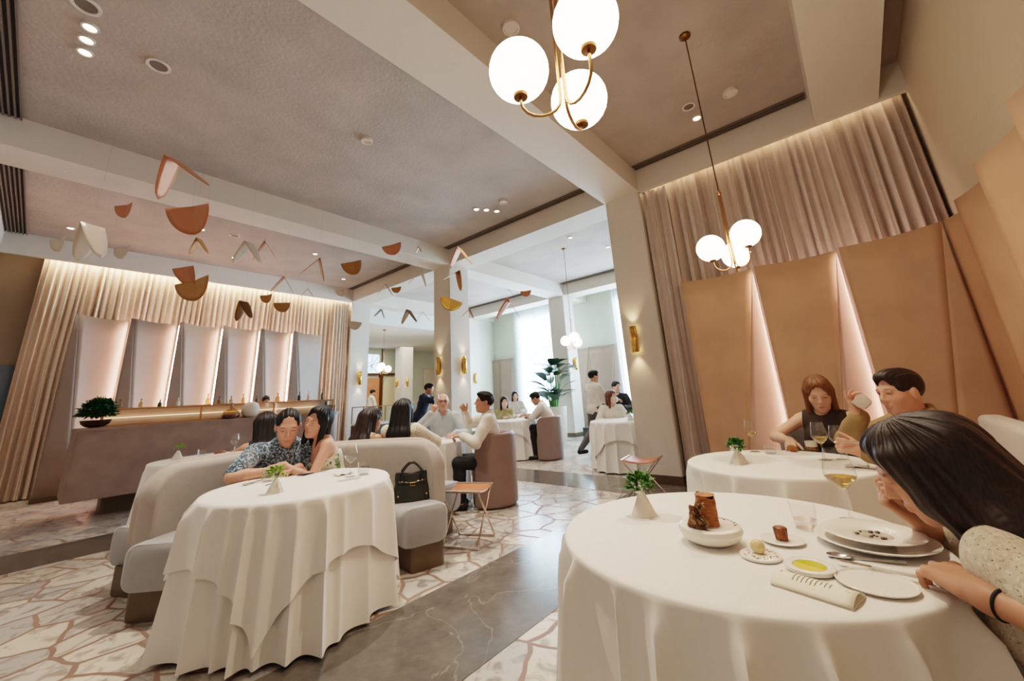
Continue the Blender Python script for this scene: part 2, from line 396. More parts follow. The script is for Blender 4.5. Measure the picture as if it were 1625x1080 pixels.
sbox('wall_bar', (-3.2, 12.1, 0), (5.88, 12.2, ZC), 'wallbrown')
sbox('wall_back', (12.3, -1.1, 0), (12.4, 12.1, ZC), 'wallgreen')
sbox('wall_lobby_far', (5.6, 17.5, 0), (14.6, 17.6, ZC), 'wallgreen')
sbox('wall_lobby_side', (14.5, 12.1, 0), (14.6, 17.5, ZL), 'wallgreen')
sbox('wall_alcove', (11.4, 11.6, 0), (12.3, 11.7, ZB), 'wallgreen')
# door leaf at the far left, end of the bar wall
b = MB(); b.rbox((-1.35, 12.02, 0), (-.42, 12.1, 2.38), .01); d = struct(b.build('door_1', 'teal'))
b = MB(); b.tube([(-.56, 12.02, 1.3), (-.56, 11.97, 1.3), (-.56, 11.97, 1.02), (-.56, 12.02, 1.02)], .012); b.build('door_handle', 'brass', d)

# windows on the back wall : bright daylight panes in a frame, sheer curtains in front
def window(name, y0, y1, z0, z1, x=12.28):
    b = MB()
    for a, c in (((x-.05, y0-.06, z0-.06), (x+.02, y0, z1+.06)), ((x-.05, y1, z0-.06), (x+.02, y1+.06, z1+.06)), ((x-.05, y0, z0-.06), (x+.02, y1, z0)), ((x-.05, y0, z1), (x+.02, y1, z1+.06)), ((x-.04, (y0+y1)/2-.02, z0), (x+.01, (y0+y1)/2+.02, z1)), ((x-.04, y0, z0+(z1-z0)*.62), (x+.01, y1, z0+(z1-z0)*.62+.04))): b.box(a, c)
    w = struct(b.build(name, 'white', smooth=0))
    MB().add([(x, y0, z0), (x, y1, z0), (x, y1, z1), (x, y0, z1)], [(0,1,2,3)]).build('window_pane', 'skyb', w, smooth=0)
window('window_1', 7.75, 10.05, .6, 4.25)
window('window_2', 3.4, 5.75, .6, 4.25)

def curtain(name, label, p0, p1, z0, z1, n, amp, m, gather=.3, seed=1, res=9, dirn=None):
    """hanging drape from p0 to p1 (plan), n pleats"""
    rr = random.Random(seed); p0 = Vector(p0); p1 = Vector(p1); d = (p1-p0); L = d.length; d /= L; nn = Vector((-d.y, d.x))
    # irregular pleat phase
    ks = [0]
    for i in range(n): ks.append(ks[-1]+1+gather*(rr.random()*2-1))
    ks = [k/ks[-1] for k in ks]; am = [amp*(.65+.7*rr.random()) for _ in range(n+1)]
    us = []
    for i in range(n):
        for j in range(res): us.append((i, j/res))
    us.append((n-1, 1.0))
    cols = []
    for i, t in us:
        u = ks[i]+(ks[i+1]-ks[i])*t; a = am[i]*(1-t)+am[i+1]*t
        cols.append((u, a*sin(2*pi*t-.6)+.35*a*sin(4*pi*t+i)))
    zs = [z0, z0+.12, z0+.5, (z0+z1)/2, z1-.6, z1-.1, z1]
    vs = []; fs = []
    for z in zs:
        k = 1.15-.25*(z-z0)/(z1-z0)
        for u, o in cols:
            sh = .025*sin(u*23+z*1.3)*(1-(z-z0)/(z1-z0))
            q = p0+d*(u*L+sh)+nn*(o*k); vs.append((q.x, q.y, z))
    w = len(cols)
    for j in range(len(zs)-1):
        for i in range(w-1): fs.append((j*w+i, j*w+i+1, (j+1)*w+i+1, (j+1)*w+i))
    return tag(MB().add(vs, fs).build(name, m, smooth=80), label, 'curtain')
curtain('drape', 'tall cream pleated curtain lit from above behind the bar', (-.42, 11.75), (5.8, 11.72), .02, 4.6, 58, .05, 'drape_bar', seed=3)
curtain('drape', 'tall mauve pleated curtain behind the tan leather panels', (6.07, 2.08), (6.05, -1.06), .02, 4.6, 27, .05, 'drape_r', seed=5)
curtain('drape', 'narrow mauve curtain end hanging beside the big pillar to the floor', (5.97, 2.1), (5.97, 1.72), .02, 4.4, 4, .03, 'drape_r', seed=8)
curtain('sheer_curtain', 'tall glowing white sheer curtain over the daylit window behind the big plant', (12.1, 10.2), (12.1, 7.6), .03, 4.75, 26, .035, 'sheer', seed=9)
curtain('sheer_curtain', 'white sheer curtain over the window mostly hidden behind the big pillar', (12.1, 5.85), (12.1, 3.2), .03, 4.75, 26, .035, 'sheer', seed=10)
curtain('sheer_curtain', 'narrow pale curtain beside the column at the right end of the bar', (5.3, 11.62), (5.8, 11.62), .02, 4.4, 6, .03, 'drape_bar', seed=12)
# LED coves above the drapes
for nm, lo, hi, m in (('trim_4', (-.4, 11.58, 4.62), (5.8, 11.61, 4.64), 'ledw'), ('trim_5', (5.96, -1.0, 4.56), (5.985, 2.05, 4.6), 'leds')):
    sbox(nm, lo, hi, m)

# folded wall panels
def panel(label, A, B, h, out, style, mats, group, z0=.08):
    """A left (proud) and B right (recessed) plan points; out = unit vector away from the wall"""
    A = Vector(A); B = Vector(B); o = Vector(out); d = B-A
    t = thing('wall_panel', label, 'wall panel', (A.x, A.y, 0), 0, group)
    def P(p, z): return (p.x-A.x, p.y-A.y, z)
    n = 10; b1 = MB(); b2 = MB()
    def edge(u, z):      # concave top
        p = A+d*u - o*(.06*sin(pi*u)); return p
    fl = d-o*d.dot(o); L = d.length      # the same span without the recess
    def lerp(p, q, u): return p+(q-p)*u
    if style == 'right':   # flat trapezoid left, triangle folding back at lower right
        def Fp(v): return lerp(A+fl*.42+o*.03, B, v)
        def main(u, v):
            z = z0+(h-z0)*v; p = lerp(A, Fp(v), u)-o*(.012*sin(pi*u)); return P(p, z-.02*sin(pi*u)*v)
        def tri(u, v):
            z = z0+(h-z0)*v; p = lerp(Fp(v), B-o*.05*(1-v), u); return P(p, z)
    else:                  # triangle at the left, sheet folding back to the right
        def Fp(v): return lerp(A+fl*.52+o*.05, A+fl*.05+o*.004, v)
        def main(u, v):
            z = z0+(h-z0)*v; p = lerp(Fp(v), B, u)-o*(.015*sin(pi*u)); return P(p, z-.025*sin(pi*u)*v)
        def tri(u, v):
            z = z0+(h-z0)*v; return P(lerp(A, Fp(v), u), z)
    b1.grid(main, n, 10); b2.grid(tri, 6, 10)
    b1.build('front_sheet', mats[0], t, smooth=60, solid=.018); b2.build('folded_sheet', mats[1], t, smooth=60, solid=.018)
    return t
def led(x, y, z0, z1, name='trim', w=.012, m='led'):
    return sbox(name, (x-w, y-w, z0), (x+w, y+w, z1), m)
xs = [.16, .93, 1.71, 2.51, 3.29, 4.06, 4.94]
nm = ['first panel at the planted end', 'second panel along', 'third panel along', 'fourth panel along', 'fifth panel along', 'last panel at the column end']
for i in range(6):
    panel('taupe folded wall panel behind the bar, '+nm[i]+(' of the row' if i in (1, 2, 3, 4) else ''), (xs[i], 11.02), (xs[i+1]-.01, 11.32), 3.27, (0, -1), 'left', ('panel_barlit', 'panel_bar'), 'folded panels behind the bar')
    if i < 5: led(xs[i+1]+.03, 11.22, .5, 3.22, 'trim_%d' % (10+i), .008, 'ledb')
b = MB(); b.box((.14, 11.0, 0), (5.0, 11.6, .07)); struct(b.build('baseboard_bar', 'plinth', smooth=0))
sbox('trim_16', (.95, 10.86, .92), (4.6, 10.9, .95), 'ledw')  # unseen strip added behind the bar for a warm glow low on the panels
sbox('trim_17', (.9, 10.6, 0), (4.7, 10.95, .92), 'plinth')
Rp = [((5.58, 1.63), (5.69, .77), 'beside the mauve curtain'), ((5.58, .73), (5.69, -.08), 'behind the seated woman in brown'), ((5.58, -.11), (5.44, -.9), 'in the corner behind the drinking man')]
for i, (A, B, l) in enumerate(Rp):
    panel('tan leather folded wall panel '+l, A, B, 2.70, (-1, 0), 'right', ('panel_r', 'panel_r2' if i < 2 else 'panel_r'), 'tan folded panels on the right')
    if i < 2: led(5.66, B[1]-.06, .3, 2.66, 'trim_%d' % (20+i))
for i, (xa, xb) in enumerate(((5.42, 4.86), (4.83, 4.08), (4.05, 3.22), (3.19, 2.4), (2.37, 1.55))):
    lab = ['narrow tan folded panel next to the room corner', 'tan folded panel on the right wall, second out from the corner', 'tan folded panel on the right wall, third out from the corner', 'tan folded panel on the right wall, cut by the photo edge', 'tan folded panel on the right wall above the bending woman'][i]
    panel(lab, (xa, -.92), (xb, -1.05), 2.70, (0, 1), 'right', ('panel_r', 'panel_r'), 'tan folded panels on the right')
for i, (ya, yb, l) in enumerate(((11.75, 11.2, 'left of the sheer curtain, far half'), (11.17, 10.5, 'left of the sheer curtain, near half'), (7.85, 6.95, 'half hidden by the column with the plant'), (6.92, 5.95, 'behind the standing waiter'))):
    panel('flat mauve wall panel on the back wall '+l, (12.16, ya), (12.24, yb), 2.8, (-1, 0), 'right', ('panel_back', 'panel_back'), 'mauve panels on the back wall')
# air vents
def vent(label, x0, x1, y0, y1):
    t = thing('air_vent', label, 'air vent', ((x0+x1)/2, (y0+y1)/2, ZC), 0, 'ceiling air vents')
    w, l = (x1-x0)/2, (y1-y0)/2
    MB().box((-w, -l, -.02), (w, l, -.005)).build('duct', 'vent', t, smooth=0)
    n = max(3, int((x1-x0)/.045)); b = MB()
    for i in range(n+1):
        x = -w+2*w*i/n; b.box((x-.008, -l, -.045), (x+.008, l, -.02))
    b.build('grille', 'ventbar', t, smooth=0); return t
vent('long linear ceiling vent along the left edge of the middle ceiling bay', -.98, -.71, 2.74, 6.87)
vent('long linear ceiling vent at the left end of the bar ceiling bay', -.98, -.71, 7.6, 11.45)
def slot(label, x, y0, y1):
    t = thing('slot_diffuser', label, 'air vent', (x, (y0+y1)/2, ZC), 0, 'dark slot vents beside the beams'); l = (y1-y0)/2
    MB().box((-.06, -l, -.02), (.06, l, -.004)).build('slot', 'slot', t, smooth=0)
    b = MB(); b.box((-.068, -l, -.03), (-.056, l, -.004)); b.box((.056, -l, -.03), (.068, l, -.004)); b.box((-.006, -l, -.03), (.006, l, -.018)); b.build('edge_trim', 'ventbar', t, smooth=0)
slot('dark slot vent in the ceiling above the mauve curtain', 5.77, -.22, 2.1)
slot('dark slot vent along the beam between the big pillar and the middle column', 5.77, 2.78, 6.87)
slot('dark slot vent along the beam near the right end of the bar', 5.77, 7.5, 11.48)
slot('dark slot vent in the back ceiling bay beyond the big pillar', 10.69, 2.78, 6.87)
slot('dark slot vent in the back ceiling bay above the sheer curtain', 10.69, 7.5, 11.48)

# recessed lights and detectors
def disc(name, label, cat, x, y, z, r, m, on, group, drop=.02):
    t = thing(name, label, cat, (x, y, z), 0, group)
    MB().lathe([(r, 0), (r, -drop), (r*.78, -drop), (r*.74, -drop*.5)], 20, close=True).build('trim_ring', 'white', t)
    MB().lathe([(r*.74, -drop*.55), (0.0, -drop*.55)], 20).build('lens' if on else 'cover', 'spot_on' if on else m, t)
    return t
DL = [(-.28, 4.70, 'upper of the three lit downlights in a row by the left vent'), (-.29, 4.90, 'middle of the three lit downlights in a row by the left vent'), (-.29, 5.10, 'lower of the three lit downlights in a row by the left vent'),
      (4.89, 4.91, 'lit downlight, left of the trio near the middle column'), (5.05, 4.80, 'lit downlight, middle of the trio near the middle column'), (5.24, 4.70, 'lit downlight, right of the trio near the middle column'),
      (5.22, .94, 'lit downlight in the right ceiling bay beside the pendant rod'), (1.51, 9.2, 'lit downlight above the middle of the bar'), (2.42, 10.55, 'lit downlight near the bar curtain, middle'), (3.68, 9.15, 'lit downlight above the right half of the bar'), (5.11, 10.62, 'lit downlight in the bar bay corner by the column'), (-.18, 10.63, 'lit downlight near the bar curtain at far left'), (7.51, 4.46, 'lit downlight in the back bay beside the far pendant'), (8.78, 4.15, 'lit downlight in the back bay next to the big pillar')]
for x, y, l in DL: disc('downlight', 'small round '+l, 'ceiling light', x, y, ZC, .062, None, True, 'recessed downlights')
for x, y, r, nme, l in ((-.32, 4.44, .1, 'speaker_cover', 'round ceiling cover at the top left beside three downlights'), (.22, 4.82, .1, 'speaker_cover', 'round grey speaker grille in the middle ceiling bay'), (2.35, 4.45, .075, 'smoke_detector', 'white smoke detector in the middle of the middle ceiling bay'), (5.05, 4.35, .075, 'smoke_detector', 'white smoke detector near the trio of downlights by the middle column'),
                        (2.43, 1.87, .085, 'smoke_detector', 'white detector on the ceiling next to the near pendant globes'), (5.01, .48, .085, 'smoke_detector', 'white smoke detector in the right ceiling bay'), (4.91, .95, .08, 'speaker_cover', 'dull ring cover beside the pendant rod'), (2.05, 9.14, .1, 'speaker_cover', 'pale ring cover above the bar')):
    disc(nme, l, 'ceiling fixture', x, y, ZC, r, 'white' if nme != 'speaker_cover' else 'ventbar', False, 'round ceiling covers', .035 if 'smoke' in nme else .015)
for x, y, l in ((-.26, 7.19, 'tiny sprinkler plate under the beam at far left'), (2.35, 7.2, 'tiny sprinkler plate under the middle of the long beam'), (4.9, 7.2, 'tiny sprinkler plate under the beam close to the middle column')):
    disc('sprinkler', l, 'sprinkler', x, y, ZB+.015, .05, 'white', False, 'sprinkler plates under the beam')

# wall sconces: polished half tube, glowing at both ends
def sconce(label, x, y, z, rz, lamp=False):
    t = thing('wall_sconce', label, 'wall lamp', (x, y, z), rz, 'brass wall sconces')   # local +x points out of the wall
    def prof(u, v):
        a = -pi*.62+2*pi*.62*u; return (.055+.045*cos(a), .05*sin(a), -.2+.4*v)
    MB().grid(prof, 14, 2).build('shade', 'gold', t, solid=.006)
    MB().box((0, -.03, -.16), (.022, .03, .16)).build('back_plate', 'brass', t)
    for s in (1, -1): MB().sphere((.055, 0, s*.15), .026, 10, 6).build('bulb', 'sconce_bulb', t)
    if lamp:
        for s in (1, -1):
            l = bpy.data.lights.new('sconce_light', 'SPOT'); l.energy = 9; l.color = (1, .72, .42); l.spot_size = radians(80); l.spot_blend = .8; l.shadow_soft_size = .03
            o = bpy.data.objects.new('sconce_light', l); COL.objects.link(o); o.parent = t; o.location = (.075, 0, s*.19); o.rotation_euler = (pi if s > 0 else 0, 0, 0)
    return t
M['sconce_bulb'] = emat('sconce_bulb', (255, 206, 130), 16)
W = pi; S_ = -pi/2
sconce('brass wall sconce on the big pillar at right', 5.88, 2.52, 2.04, W, True)
sconce('brass wall sconce on the left face of the middle column', 5.88, 7.26, 2.06, W, True)
sconce('brass wall sconce on the right face of the middle column', 6.25, 6.89, 2.05, S_, True)
sconce('brass wall sconce on the left face of the column by the bar', 5.88, 11.85, 2.08, W, True)
sconce('brass wall sconce on the right face of the column by the bar', 6.2, 11.5, 2.08, S_, True)
sconce('brass wall sconce on the left face of the column behind the plant', 10.8, 7.33, 2.07, W)
sconce('brass wall sconce on the blue lit face of the column behind the plant', 11.12, 6.94, 2.2, S_)
sconce('brass wall sconce on the narrow blue lit column left of the mauve panel', 11.02, 11.5, 2.06, S_)
sconce('brass wall sconce on the left face of the farthest lobby column', 10.8, 16.45, 2.2, W)
sconce('brass wall sconce on the blue lit face of the farthest lobby column', 11.05, 16.1, 2.2, S_)

# lobby end wall: framed window above, tiled niche and ivory arch below
b = MB()
for lo, hi in (((9.7, 17.38, 2.62), (11.55, 17.48, 2.72)), ((9.7, 17.38, 2.72), (9.78, 17.48, 3.89)), ((11.46, 17.38, 0), (11.6, 17.48, 3.89)), ((10.52, 17.4, 2.72), (10.56, 17.46, 3.89)), ((10.44, 17.38, 0), (10.6, 17.48, 2.62))): b.box(lo, hi)
w = struct(b.build('window_3', 'brassdark', smooth=0))
MB().add([(9.78, 17.44, 2.72), (10.4, 17.44, 2.72), (10.4, 17.44, 3.6), (9.78, 17.44, 3.6)], [(0,1,2,3)]).build('window_pane', 'sky', w, smooth=0)
MB().add([(10.4, 17.45, 2.72), (11.46, 17.45, 2.72), (11.46, 17.45, 3.89), (9.78, 17.45, 3.89), (9.78, 17.45, 3.6), (10.4, 17.45, 3.6)], [(0,1,2,3,4,5)]).build('window_pane', 'wallgreen', w, smooth=0)
b = MB()
for p in (((9.8, 2.75), (10.38, 3.6)), ((9.78, 3.25), (10.3, 2.75)), ((10.0, 2.8), (10.02, 3.6)), ((9.8, 3.0), (10.4, 3.25))): b.tube([(p[0][0], 17.42, p[0][1]), (p[1][0], 17.42, p[1][1])], .014, 6)
b.build('window_truss', 'teal', w)
sbox('wall_niche', (9.75, 17.42, 0), (10.44, 17.49, 2.5), 'orange')
ar = [(10.62, 0), (11.42, 0), (11.42, 2.1)]+[(11.02+.4*cos(a), 2.1+.45*sin(a)) for a in [pi*i/10 for i in range(1, 10)]]+[(10.62, 2.1)]
b = MB(); n = len(ar); b.add([(x, 17.42, z) for x, z in ar]+[(x, 17.49, z) for x, z in ar], [tuple(range(n)), tuple(range(2*n-1, n-1, -1))]+[(i, (i+1) % n, n+(i+1) % n, n+i) for i in range(n)])
struct(b.build('wall_arch', 'ovory'))
sbox('trim_30', (11.44, 17.40, 0), (11.46, 17.42, 2.5), 'ledw')
b = MB(); b.rbox((13.0, 17.4, 0), (13.9, 17.49, 2.95), .04); d2 = struct(b.build('door_2', 'wall'))
MB().tube([(13.12, 17.4, 1.35), (13.12, 17.34, 1.35), (13.26, 17.34, 1.35)], .014, 6).build('door_handle', 'vent', d2)
# ------------------------------------------------------------------ the bar
ZT = .785
t = thing('bar_counter', 'long pink stone bar counter with brass framed glass screen in front of the folded panels', 'bar', (2.35, 8.75, 0))
def R(p): return (p[0]-2.35, p[1]-8.75)
def rrect(x0, y0, x1, y1, r, n=6):
    o = []
    for cx, cy, a0 in ((x1-r, y0+r, -90), (x1-r, y1-r, 0), (x0+r, y1-r, 90), (x0+r, y0+r, 180)):
        for i in range(n+1):
            a = radians(a0+90*i/n); o.append((cx+r*cos(a), cy+r*sin(a)))
    return o
def rrect2(x0, y0, x1, y1, rl, rr, n=8):
    o = []
    for cx, cy, a0, r in ((x1-rr, y0+rr, -90, rr), (x1-rr, y1-rr, 0, rr), (x0+rl, y1-rl, 90, rl), (x0+rl, y0+rl, 180, rl)):
        for i in range(n+1):
            a = radians(a0+90*i/n); o.append((cx+r*cos(a), cy+r*sin(a)))
    return o
pl = [R(p) for p in rrect2(.38, 8.3, 4.16, 9.25, .03, .3)]
MB().prism(pl, .26, 1.16).build('stone_front', 'stone_bar', t)
MB().prism([R(p) for p in rrect2(.37, 8.28, 4.18, 9.26, .03, .3)], 1.16, 1.2).build('counter_top', 'stone_bar', t)
MB().prism([R(p) for p in rrect2(.8, 8.62, 3.9, 9.1, .05, .1)], 0, .26).build('plinth', 'plinth', t)
b = MB()
for lo, hi in (((.63, 8.54, 1.2), (4.05, 8.56, 1.22)), ((.61, 8.54, 1.435), (4.07, 8.56, 1.455))): b.box((lo[0]-2.35, lo[1]-8.75, lo[2]), (hi[0]-2.35, hi[1]-8.75, hi[2]))
b.build('brass_rail', 'brass', t, smooth=0)
for x in (.63, 1.8, 2.92, 4.05):
    MB().box((x-.012-2.35, 8.538-8.75, 1.2), (x+.012-2.35, 8.562-8.75, 1.455)).build('brass_post', 'brass', t, smooth=0)
MB().box((.65-2.35, 8.549-8.75, 1.22), (4.04-2.35, 8.553-8.75, 1.435)).build('glass_screen', 'pane', t, smooth=0)
MB().box((.63-2.35, 8.56-8.75, 1.425), (4.05-2.35, 8.92-8.75, 1.44)).build('top_shelf', 'shelf_in', t, smooth=0)
MB().box((.63-2.35, 8.86-8.75, 1.2), (4.05-2.35, 8.9-8.75, 1.425)).build('back_ledge', 'shelf_in', t, smooth=0)
MB().box((.65-2.35, 8.80-8.75, 1.315), (4.04-2.35, 8.86-8.75, 1.325)).build('shelf_light', 'leds', t, smooth=0)
o = MB().rbox((3.86, 8.62, 1.2), (4.14, 8.9, 1.34), .008).build('wooden_box', 'wood'); tag(o, 'small walnut box at the right end of the bar counter', 'box')
def bottle(x, h, style, label, y=8.7, z=1.44):
    t = thing('bottle', label, 'bottle', (x, y, z), 0, 'small bottles on the bar shelf')
    r = .026 if style != 'tall' else .036
    MB().lathe([(r*.9, 0), (r, .005), (r, h*.5), (r*.75, h*.6), (r*.32, h*.68), (r*.3, h*.9)], 14).build('body', {'clear': 'bottleclear', 'green': 'wineglassgreen', 'white': 'bottlewhite', 'tall': 'bottleclear', 'black': 'bottlecap'}[style], t)
    MB().lathe([(r*.36, h*.86), (r*.36, h), (0, h)], 12).build('cap', 'bottlecap' if style != 'white' else 'bottlewhite', t)
for i, (x, h, s, l) in enumerate([(.80, .15, 'clear', 'small dark capped bottle nearest the plant on the bar shelf'), (1.04, .15, 'clear', 'second small amber bottle from the plant on the bar shelf'), (1.27, .13, 'green', 'dark green little bottle, third from the plant on the bar shelf'), (1.5, .15, 'white', 'small white bottle, fourth from the plant on the bar shelf'),
        (1.9, .2, 'clear', 'taller clear bottle above the first brass post of the bar'), (2.07, .15, 'clear', 'amber bottle just left of the decanter on the bar shelf'), (2.25, .15, 'clear', 'amber bottle right behind the decanter'), (2.44, .18, 'clear', 'slim dark capped bottle above the white round vase'), (2.66, .14, 'clear', 'small bottle left of the dark head behind the bar'), (3.02, .18, 'tall', 'clear bottle right of the dark head behind the bar'),
        (3.42, .19, 'black', 'black necked wine bottle on the bar shelf'), (3.6, .22, 'white', 'slender white bottle between the two wine bottles on the bar'), (3.88, .24, 'green', 'green wine bottle near the right end of the bar shelf')]):
    bottle(x, h, s, l)
bottle(4.0, .12, 'black', 'little black bottle standing on the walnut box', 8.76, 1.34)
t = thing('decanter', 'round glass decanter with red liquor on the bar counter', 'decanter', (2.2, 8.42, 1.2))
MB().lathe([(.06, 0), (.125, .015), (.135, .06), (.11, .12), (.05, .165), (.025, .185), (.022, .25), (.03, .26)], 24).build('flask', 'bottleclear', t)
MB().lathe([(.055, .006), (.118, .018), (.126, .055), (.122, .07), (0, .07)], 24).build('liquor', 'redwine', t)
MB().lathe([(.022, .25), (.03, .265), (.026, .3), (0, .305)], 14).build('stopper', 'glass', t)
o = MB().lathe([(.05, 0), (.1, .02), (.135, .08), (.14, .14), (.125, .2), (.09, .245), (.04, .265), (0, .268)], 24).build('round_vase', 'bisque', loc=(2.5, 8.44, 1.2)); tag(o, 'pale round globe vase beside the decanter on the bar', 'vase')

def leaf_clump(n, rad, size, seed, up=.4, center=(0,0,0), zs=.7):
    """many small curved leaves in a rounded clump -> one mesh"""
    r = random.Random(seed); b = MB()
    for i in range(n):
        a = r.random()*2*pi; q = r.random()**.5; h = r.random()
        d = Vector((cos(a)*q, sin(a)*q, (h-.15)*zs)); d = d/max(.4, d.length)*rad*(.55+.5*r.random())
        p = Vector(center)+Vector((d.x, d.y, max(-.02*rad, d.z)))
        di = (d.normalized()+Vector((r.random()-.5, r.random()-.5, up*r.random()))).normalized()
        s = di.cross(Vector((r.random()-.5, r.random()-.5, 1))).normalized(); nn = s.cross(di)
        L = size*(.6+.8*r.random()); w = L*.32
        p0 = p; p1 = p+di*L*.5+nn*L*.12; p2 = p+di*L
        b.add([p0, p1+s*w, p1-s*w, p2-nn*L*.1, p1+nn*w*.2], [(0,1,4), (0,4,2), (1,3,4), (4,3,2)])
    return b
t = thing('bowl_plant', 'bushy green plant in a shallow bronze bowl at the left end of the bar', 'plant', (.57, 8.55, 1.2))
MB().lathe([(.05, 0), (.1, .012), (.15, .05), (.17, .105), (.163, .105), (.12, .085), (0, .07)], 28, close=True).build('bowl', 'pot', t)
leaf_clump(2000, .19, .06, 4, center=(0, 0, .17), zs=1.5).build('foliage', 'darkgreen', t, smooth=0)
b = MB(); rr = random.Random(5)
for i in range(26):
    a = rr.random()*6.28; h = .12+.22*rr.random(); b.tube([(0, 0, .12), (.08*cos(a), .08*sin(a), .10+h*.6), (.14*cos(a), .14*sin(a), .12+h)], .004, 5)
b.build('stems', 'green', t)

# glass display case by the lobby
t = thing('display_case', 'dark cabinet with brass edged glass top standing past the right end of the bar', 'display case', (6.62, 10.25, 0))
MB().box((-1.1, -.3, 0), (1.1, .3, .78)).build('cabinet', 'darkwood', t, smooth=0)
MB().box((-1.1, -.3, .78), (1.1, .3, .83)).build('deck', 'bisque', t, smooth=0)
b = MB()
for x in (-1.1, -.1, 1.08):
    for y in (-.3, .28): b.box((x, y, .83), (x+.02, y+.02, 1.25))
for y in (-.3, .28): b.box((-1.1, y, 1.235), (1.1, y+.02, 1.255))
for x in (-1.1, 1.08): b.box((x, -.3, 1.235), (x+.02, .3, 1.255))
b.build('brass_frame', 'brassdark', t, smooth=0)
MB().box((-1.09, -.296, .83), (1.09, -.29, 1.24)).build('front_glass', 'pane', t, smooth=0)
MB().box((-1.09, -.29, 1.24), (1.09, .29, 1.245)).build('top_glass', 'pane', t, smooth=0)

# ------------------------------------------------------------------ crescent booths
def arc_sweep(c, prof, a0, a1, n, ztop=None, rnd=0, zbase=0):
    """sweep (r,z) profile between angles a0..a1 (deg) round c; tops round off over rnd metres at both ends"""
    b = MB(); vs = []; fs = []; m = len(prof); rm = sum(p[0] for p in prof)/m; L = radians(abs(a1-a0))*rm
    cr = sum(p[0] for p in prof)/m; cz = sum(p[1] for p in prof)/m
    st = [0, .012/L, .035/L]; us = st+[.035/L+(1-.07/L)*i/n for i in range(1, n)]+[1-x for x in reversed(st)]
    if rnd:
        ex = [rnd*(1-cos(pi/2*i/7))/L for i in range(1, 8)]; us = sorted(set(us+ex+[1-e for e in ex]))
    zmax = max(p[1] for p in prof); zmin = min(p[1] for p in prof)
    for u in us:
        a = radians(a0+(a1-a0)*u); e = min(u, 1-u)*L
        sh = 1.0 if e >= .035 else .82+.18*sqrt(max(0, 1-((.035-e)/.035)**2))
        drop = 0
        if rnd and e < rnd: drop = rnd*(1-sqrt(max(0, 1-((rnd-e)/rnd)**2)))
        for r, z in prof:
            r2 = cr+(r-cr)*sh; z2 = cz+(z-cz)*(.97+.03*sh if sh < 1 else 1)
            if drop: z2 = zmin+(z2-zmin)*max(.02, (zmax-zmin-drop)/(zmax-zmin))
            vs.append((r2*cos(a), r2*sin(a), z2))
    k = len(us)
    for j in range(k-1):
        for i in range(m): fs.append((j*m+i, j*m+(i+1) % m, (j+1)*m+(i+1) % m, (j+1)*m+i))
    fs.append(tuple(range(m-1, -1, -1))); fs.append(tuple((k-1)*m+i for i in range(m)))
    return b.add(vs, fs)
def rprof(r0, r1, z0, z1, rad, n=5):
    return [(x, y) for x, y in rrect(r0, z0, r1, z1, rad, n)]
BC = (1.32, 3.19)
t = thing('booth_sofa', 'inner crescent sofa wrapped round the table with the hugging couple, pale backrest', 'booth', (BC[0], BC[1], 0))
arc_sweep(BC, rprof(.72, 1.14, .19, .47, .07), -16, 134, 40).build('seat', 'booth_seat', t, smooth=60)
arc_sweep(BC, rprof(1.07, 1.21, .40, .94, .06), -7, 128, 40, rnd=.22).build('backrest', 'booth_in', t, smooth=60)
arc_sweep(BC, rprof(.82, 1.12, 0, .2, .01, 1), -14, 131, 40).build('plinth', 'plinth', t, smooth=30)
t = thing('booth_sofa', 'outer crescent sofa backing onto the first one, mauve backrest, seats turned outward', 'booth', (BC[0], BC[1], 0))
arc_sweep(BC, rprof(1.36, 1.84, .19, .46, .08), 10, 115, 40).build('seat', 'booth_seat', t, smooth=60)
arc_sweep(BC, rprof(1.225, 1.40, .40, .95, .06), 4, 122, 40, rnd=.3).build('backrest', 'booth_out', t, smooth=60)
arc_sweep(BC, rprof(1.27, 1.7, 0, .2, .01, 1), 10, 116, 40).build('plinth', 'plinth', t, smooth=30)

def barrel_chair(label, x, y, rz, mb='mauve', ms='mauve_seat', h=.86, group=None):
    """wrap back barrel chair, open towards local +y"""
    t = thing('barrel_chair', label, 'chair', (x, y, 0), rz, group)
    MB().lathe([(.23, 0.0), (.25, .02), (.26, .38), (.245, .46), (.2, .475), (0, .475)], 28).build('seat', ms, t)
    arc_sweep((0, 0), rprof(.245, .325, .015, h, .035), -205, 25, 30, rnd=.16).build('backrest', mb, t, smooth=60)
    return t
barrel_chair('mauve leather barrel chair under the man in white shirt at the group table', 3.98, 3.88, radians(28))
barrel_chair('mauve leather barrel chair under the stooping man at the far table', 7.16, 5.3, radians(20))
barrel_chair('grey upholstered barrel chair behind the woman in brown top', 4.42, .36, radians(82), 'greychair', 'greychair', .9)
barrel_chair('pale upholstered barrel chair under the bending woman at the near table', 1.67, -.52, radians(-4), 'paleseat', 'paleseat', .74)

# banquette along the right wall
t = thing('banquette', 'long pale banquette along the right wall behind the drinking man', 'sofa', (3.5, -.5, 0))
MB().rbox((-1.5, -.18, .19), (1.45, .38, .47), .06, 4).build('seat', 'paleseat', t)
b = MB(); b.rbox((-1.55, -.28, .42), (1.5, -.12, .95), .05, 4); b.build('backrest', 'paleseat', t)
MB().box((-1.45, -.16, 0), (1.42, .3, .2)).build('plinth', 'plinth', t)

